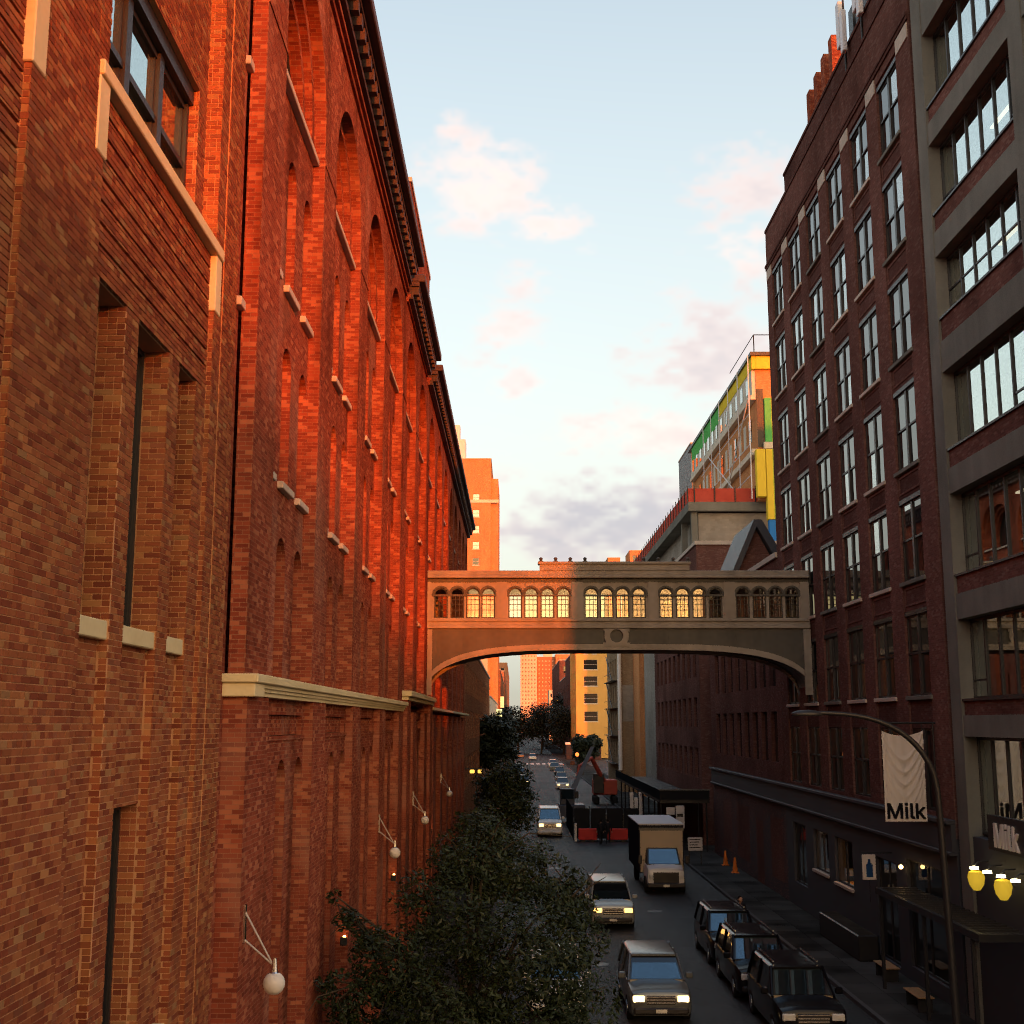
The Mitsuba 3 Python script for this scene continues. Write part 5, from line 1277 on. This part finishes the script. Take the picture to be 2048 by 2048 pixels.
part(wl, 'bulb', MB().raw(*(lambda m: (m.vertices + [13.28, 43.9, 5.62], m.faces))(trimesh.creation.icosphere(2, .075))), 'm_lamp_off', emitter={'type': 'area', 'radiance': rgb((.45, .27, .09))}); part(wl, 'arm', MB().tube([(13.5, 43.9, 5.75), (13.28, 43.9, 5.72)], .02, 6), 'm_iron')

# lamps on the market wall
flat('m_globe', (.60, .57, .52), .35); flat('m_rod', (.40, .36, .32), .5)
for i, k in enumerate((0, 3, 5, 8)):
    y = Y0 + P * k + .3
    wl = thing('globe_lamp', ('nearest', 'second', 'third', 'farthest')[i] + ' white globe lamp on a bracket of the market hall wall', 'lamp', 'globe lamps along the market hall')
    part(wl, 'globe', MB().raw(*(lambda m: (m.vertices + [-3.42, y - .1, 6.86], m.faces))(trimesh.creation.icosphere(3, .155))), 'm_globe', smooth=True)
    part(wl, 'rod', MB().tube([(-3.9, y, 7.85), (-3.45, y - .1, 7.12)], .014, 6), 'm_rod'); part(wl, 'rod', MB().tube([(-3.9, y, 7.45), (-3.43, y - .1, 7.10)], .014, 6), 'm_rod'); part(wl, 'cap', MB().lathe([(0, .2), (.03, .2), (.05, .02), (.08, -.02)], (-3.42, y - .1, 7.0), 10), 'm_chrome')
    part(wl, 'plate', MB().box(-3.899, -3.87, y - .05, y + .05, 7.40, 7.92), 'm_chrome')
for i, k in enumerate((2, 4, 7)):
    y = Y0 + P * k - .25
    ul = thing('wall_uplight', ('nearest', 'middle', 'farthest')[i] + ' small uplight making a warm streak on a market hall pier', 'lamp', 'uplights on the market hall piers')
    part(ul, 'lens', MB().cham(-4.0, -3.93, y + .06, y + .11, 5.6, 5.63, .01), 'm_lamp_off', emitter={'type': 'area', 'radiance': rgb((1.6, .6, .14))}); part(ul, 'housing', MB().cham(-4.05, -3.90, y - .02, y + .1, 5.42, 5.598, .01), 'm_iron')
al = thing('amber_lantern', 'amber lantern pair under the trees beyond the footbridge on the left', 'lamp')
part(al, 'lens', MB().cham(-3.7, -3.32, 103, 103.3, 6.45, 6.72, .05), 'm_orange', emitter={'type': 'area', 'radiance': rgb((.09, .05, .008))}); part(al, 'lens', MB().cham(-3.05, -2.72, 103, 103.3, 6.45, 6.72, .05), 'm_orange', emitter={'type': 'area', 'radiance': rgb((.07, .042, .007))}); part(al, 'bracket', MB().box(-4.2, -2.5, 103.1, 103.2, 6.76, 6.85).box(-3.2, -3.1, 103.12, 103.18, G + .13, 6.76), 'm_iron')

# ------------------------------------------------------------------ people
import manifold3d as m3
flat('m_skin', (.42, .25, .18)); flat('m_cloth_dark', (.02, .02, .024)); flat('m_hair', (.015, .012, .010))


def ball(p, r):
    return m3.Manifold.sphere(r, 16).translate([float(q) for q in p])


def bone(a, b, ra, rb):
    return m3.Manifold.batch_hull([ball(a, ra), ball(b, rb)])


def person(label, x, y, z, yaw, stride=.12, arm=.1, coat='m_cloth_dark'):
    t = thing('person', label, 'person')
    tr = T().translate([x, y, z]).rotate([0, 0, 1], yaw)
    J = dict(pel=(0, 0, .93), che=(0, -.01, 1.30), nec=(0, -.01, 1.47), hl=(-.09, 0, .90), hr=(.09, 0, .90), kl=(-.10, -stride * .6, .50), kr=(.10, stride * .35, .50), al=(-.10, -stride, .08), ar=(.10, stride * 1.2, .09),
             sl=(-.19, -.01, 1.41), sr=(.19, -.01, 1.41), el=(-.25, .02 + arm * .3, 1.13), er=(.25, .02 - arm * .6, 1.13), wl=(-.25, -.08 - arm, .90), wr=(.24, -.12 - arm, .96))
    B = [bone(J['pel'], J['che'], .135, .15), bone(J['che'], (0, -.01, 1.40), .15, .11), bone(J['sl'], J['sr'], .07, .07), bone(J['hl'], J['kl'], .088, .062), bone(J['hr'], J['kr'], .088, .062), bone(J['kl'], J['al'], .060, .042), bone(J['kr'], J['ar'], .060, .042),
         bone(J['al'], (J['al'][0], J['al'][1] - .16, .045), .045, .035), bone(J['ar'], (J['ar'][0], J['ar'][1] - .16, .045), .045, .035), bone(J['sl'], J['el'], .058, .046), bone(J['sr'], J['er'], .058, .046), bone(J['el'], J['wl'], .045, .034), bone(J['er'], J['wr'], .045, .034)]
    m = m3.Manifold.batch_boolean(B, m3.OpType.Add).refine_to_length(.04).to_mesh()
    tm = trimesh.Trimesh(m.vert_properties[:, :3], m.tri_verts); trimesh.smoothing.filter_taubin(tm, iterations=8)
    part(t, 'clothes', tm, coat, smooth=True, to_world=tr)
    hb = [bone((0, -.01, 1.43), (0, -.015, 1.56), .052, .05), ball((0, -.02, 1.655), .092), ball((0, -.045, 1.61), .072), bone((0, -.115, 1.645), (0, -.125, 1.62), .012, .017)]
    for s_ in (-1, 1):
        wv = np.array(J['wl'] if s_ < 0 else J['wr'])
        hb += [bone(wv, wv + [0, -.02, -.07], .032, .038)] + [bone(wv + [(k - 1.5) * .018, -.03, -.08], wv + [(k - 1.5) * .02, -.045, -.145 - .012 * (k in (1, 2))], .0095, .008) for k in range(4)] + [bone(wv + [-s_ * .03, -.03, -.04], wv + [-s_ * .045, -.06, -.09], .011, .009)]
        hb += [ball((s_ * .09, -.01, 1.645), .022)]
    m = m3.Manifold.batch_boolean(hb, m3.OpType.Add).refine_to_length(.02).to_mesh()
    part(t, 'skin', trimesh.Trimesh(m.vert_properties[:, :3], m.tri_verts), 'm_skin', smooth=True, to_world=tr)
    hr = (ball((0, .0, 1.675), .102) - m3.Manifold.cube([.4, .4, .4], True).translate([0, -.26, 1.60])).to_mesh()
    part(t, 'hair', trimesh.Trimesh(hr.vert_properties[:, :3], hr.tri_verts), 'm_hair', smooth=True, to_world=tr)


person('person in dark clothes standing on the sidewalk beside the third black SUV', 9.2, 52.4, G + .0, 25, .05, .15)
person('person in dark clothes walking in front of the red barriers, left one of two', 6.3, 93.2, G, 190, .2)
person('person in dark clothes walking in front of the red barriers, right one of two', 6.85, 93.5, G, 170, .22)
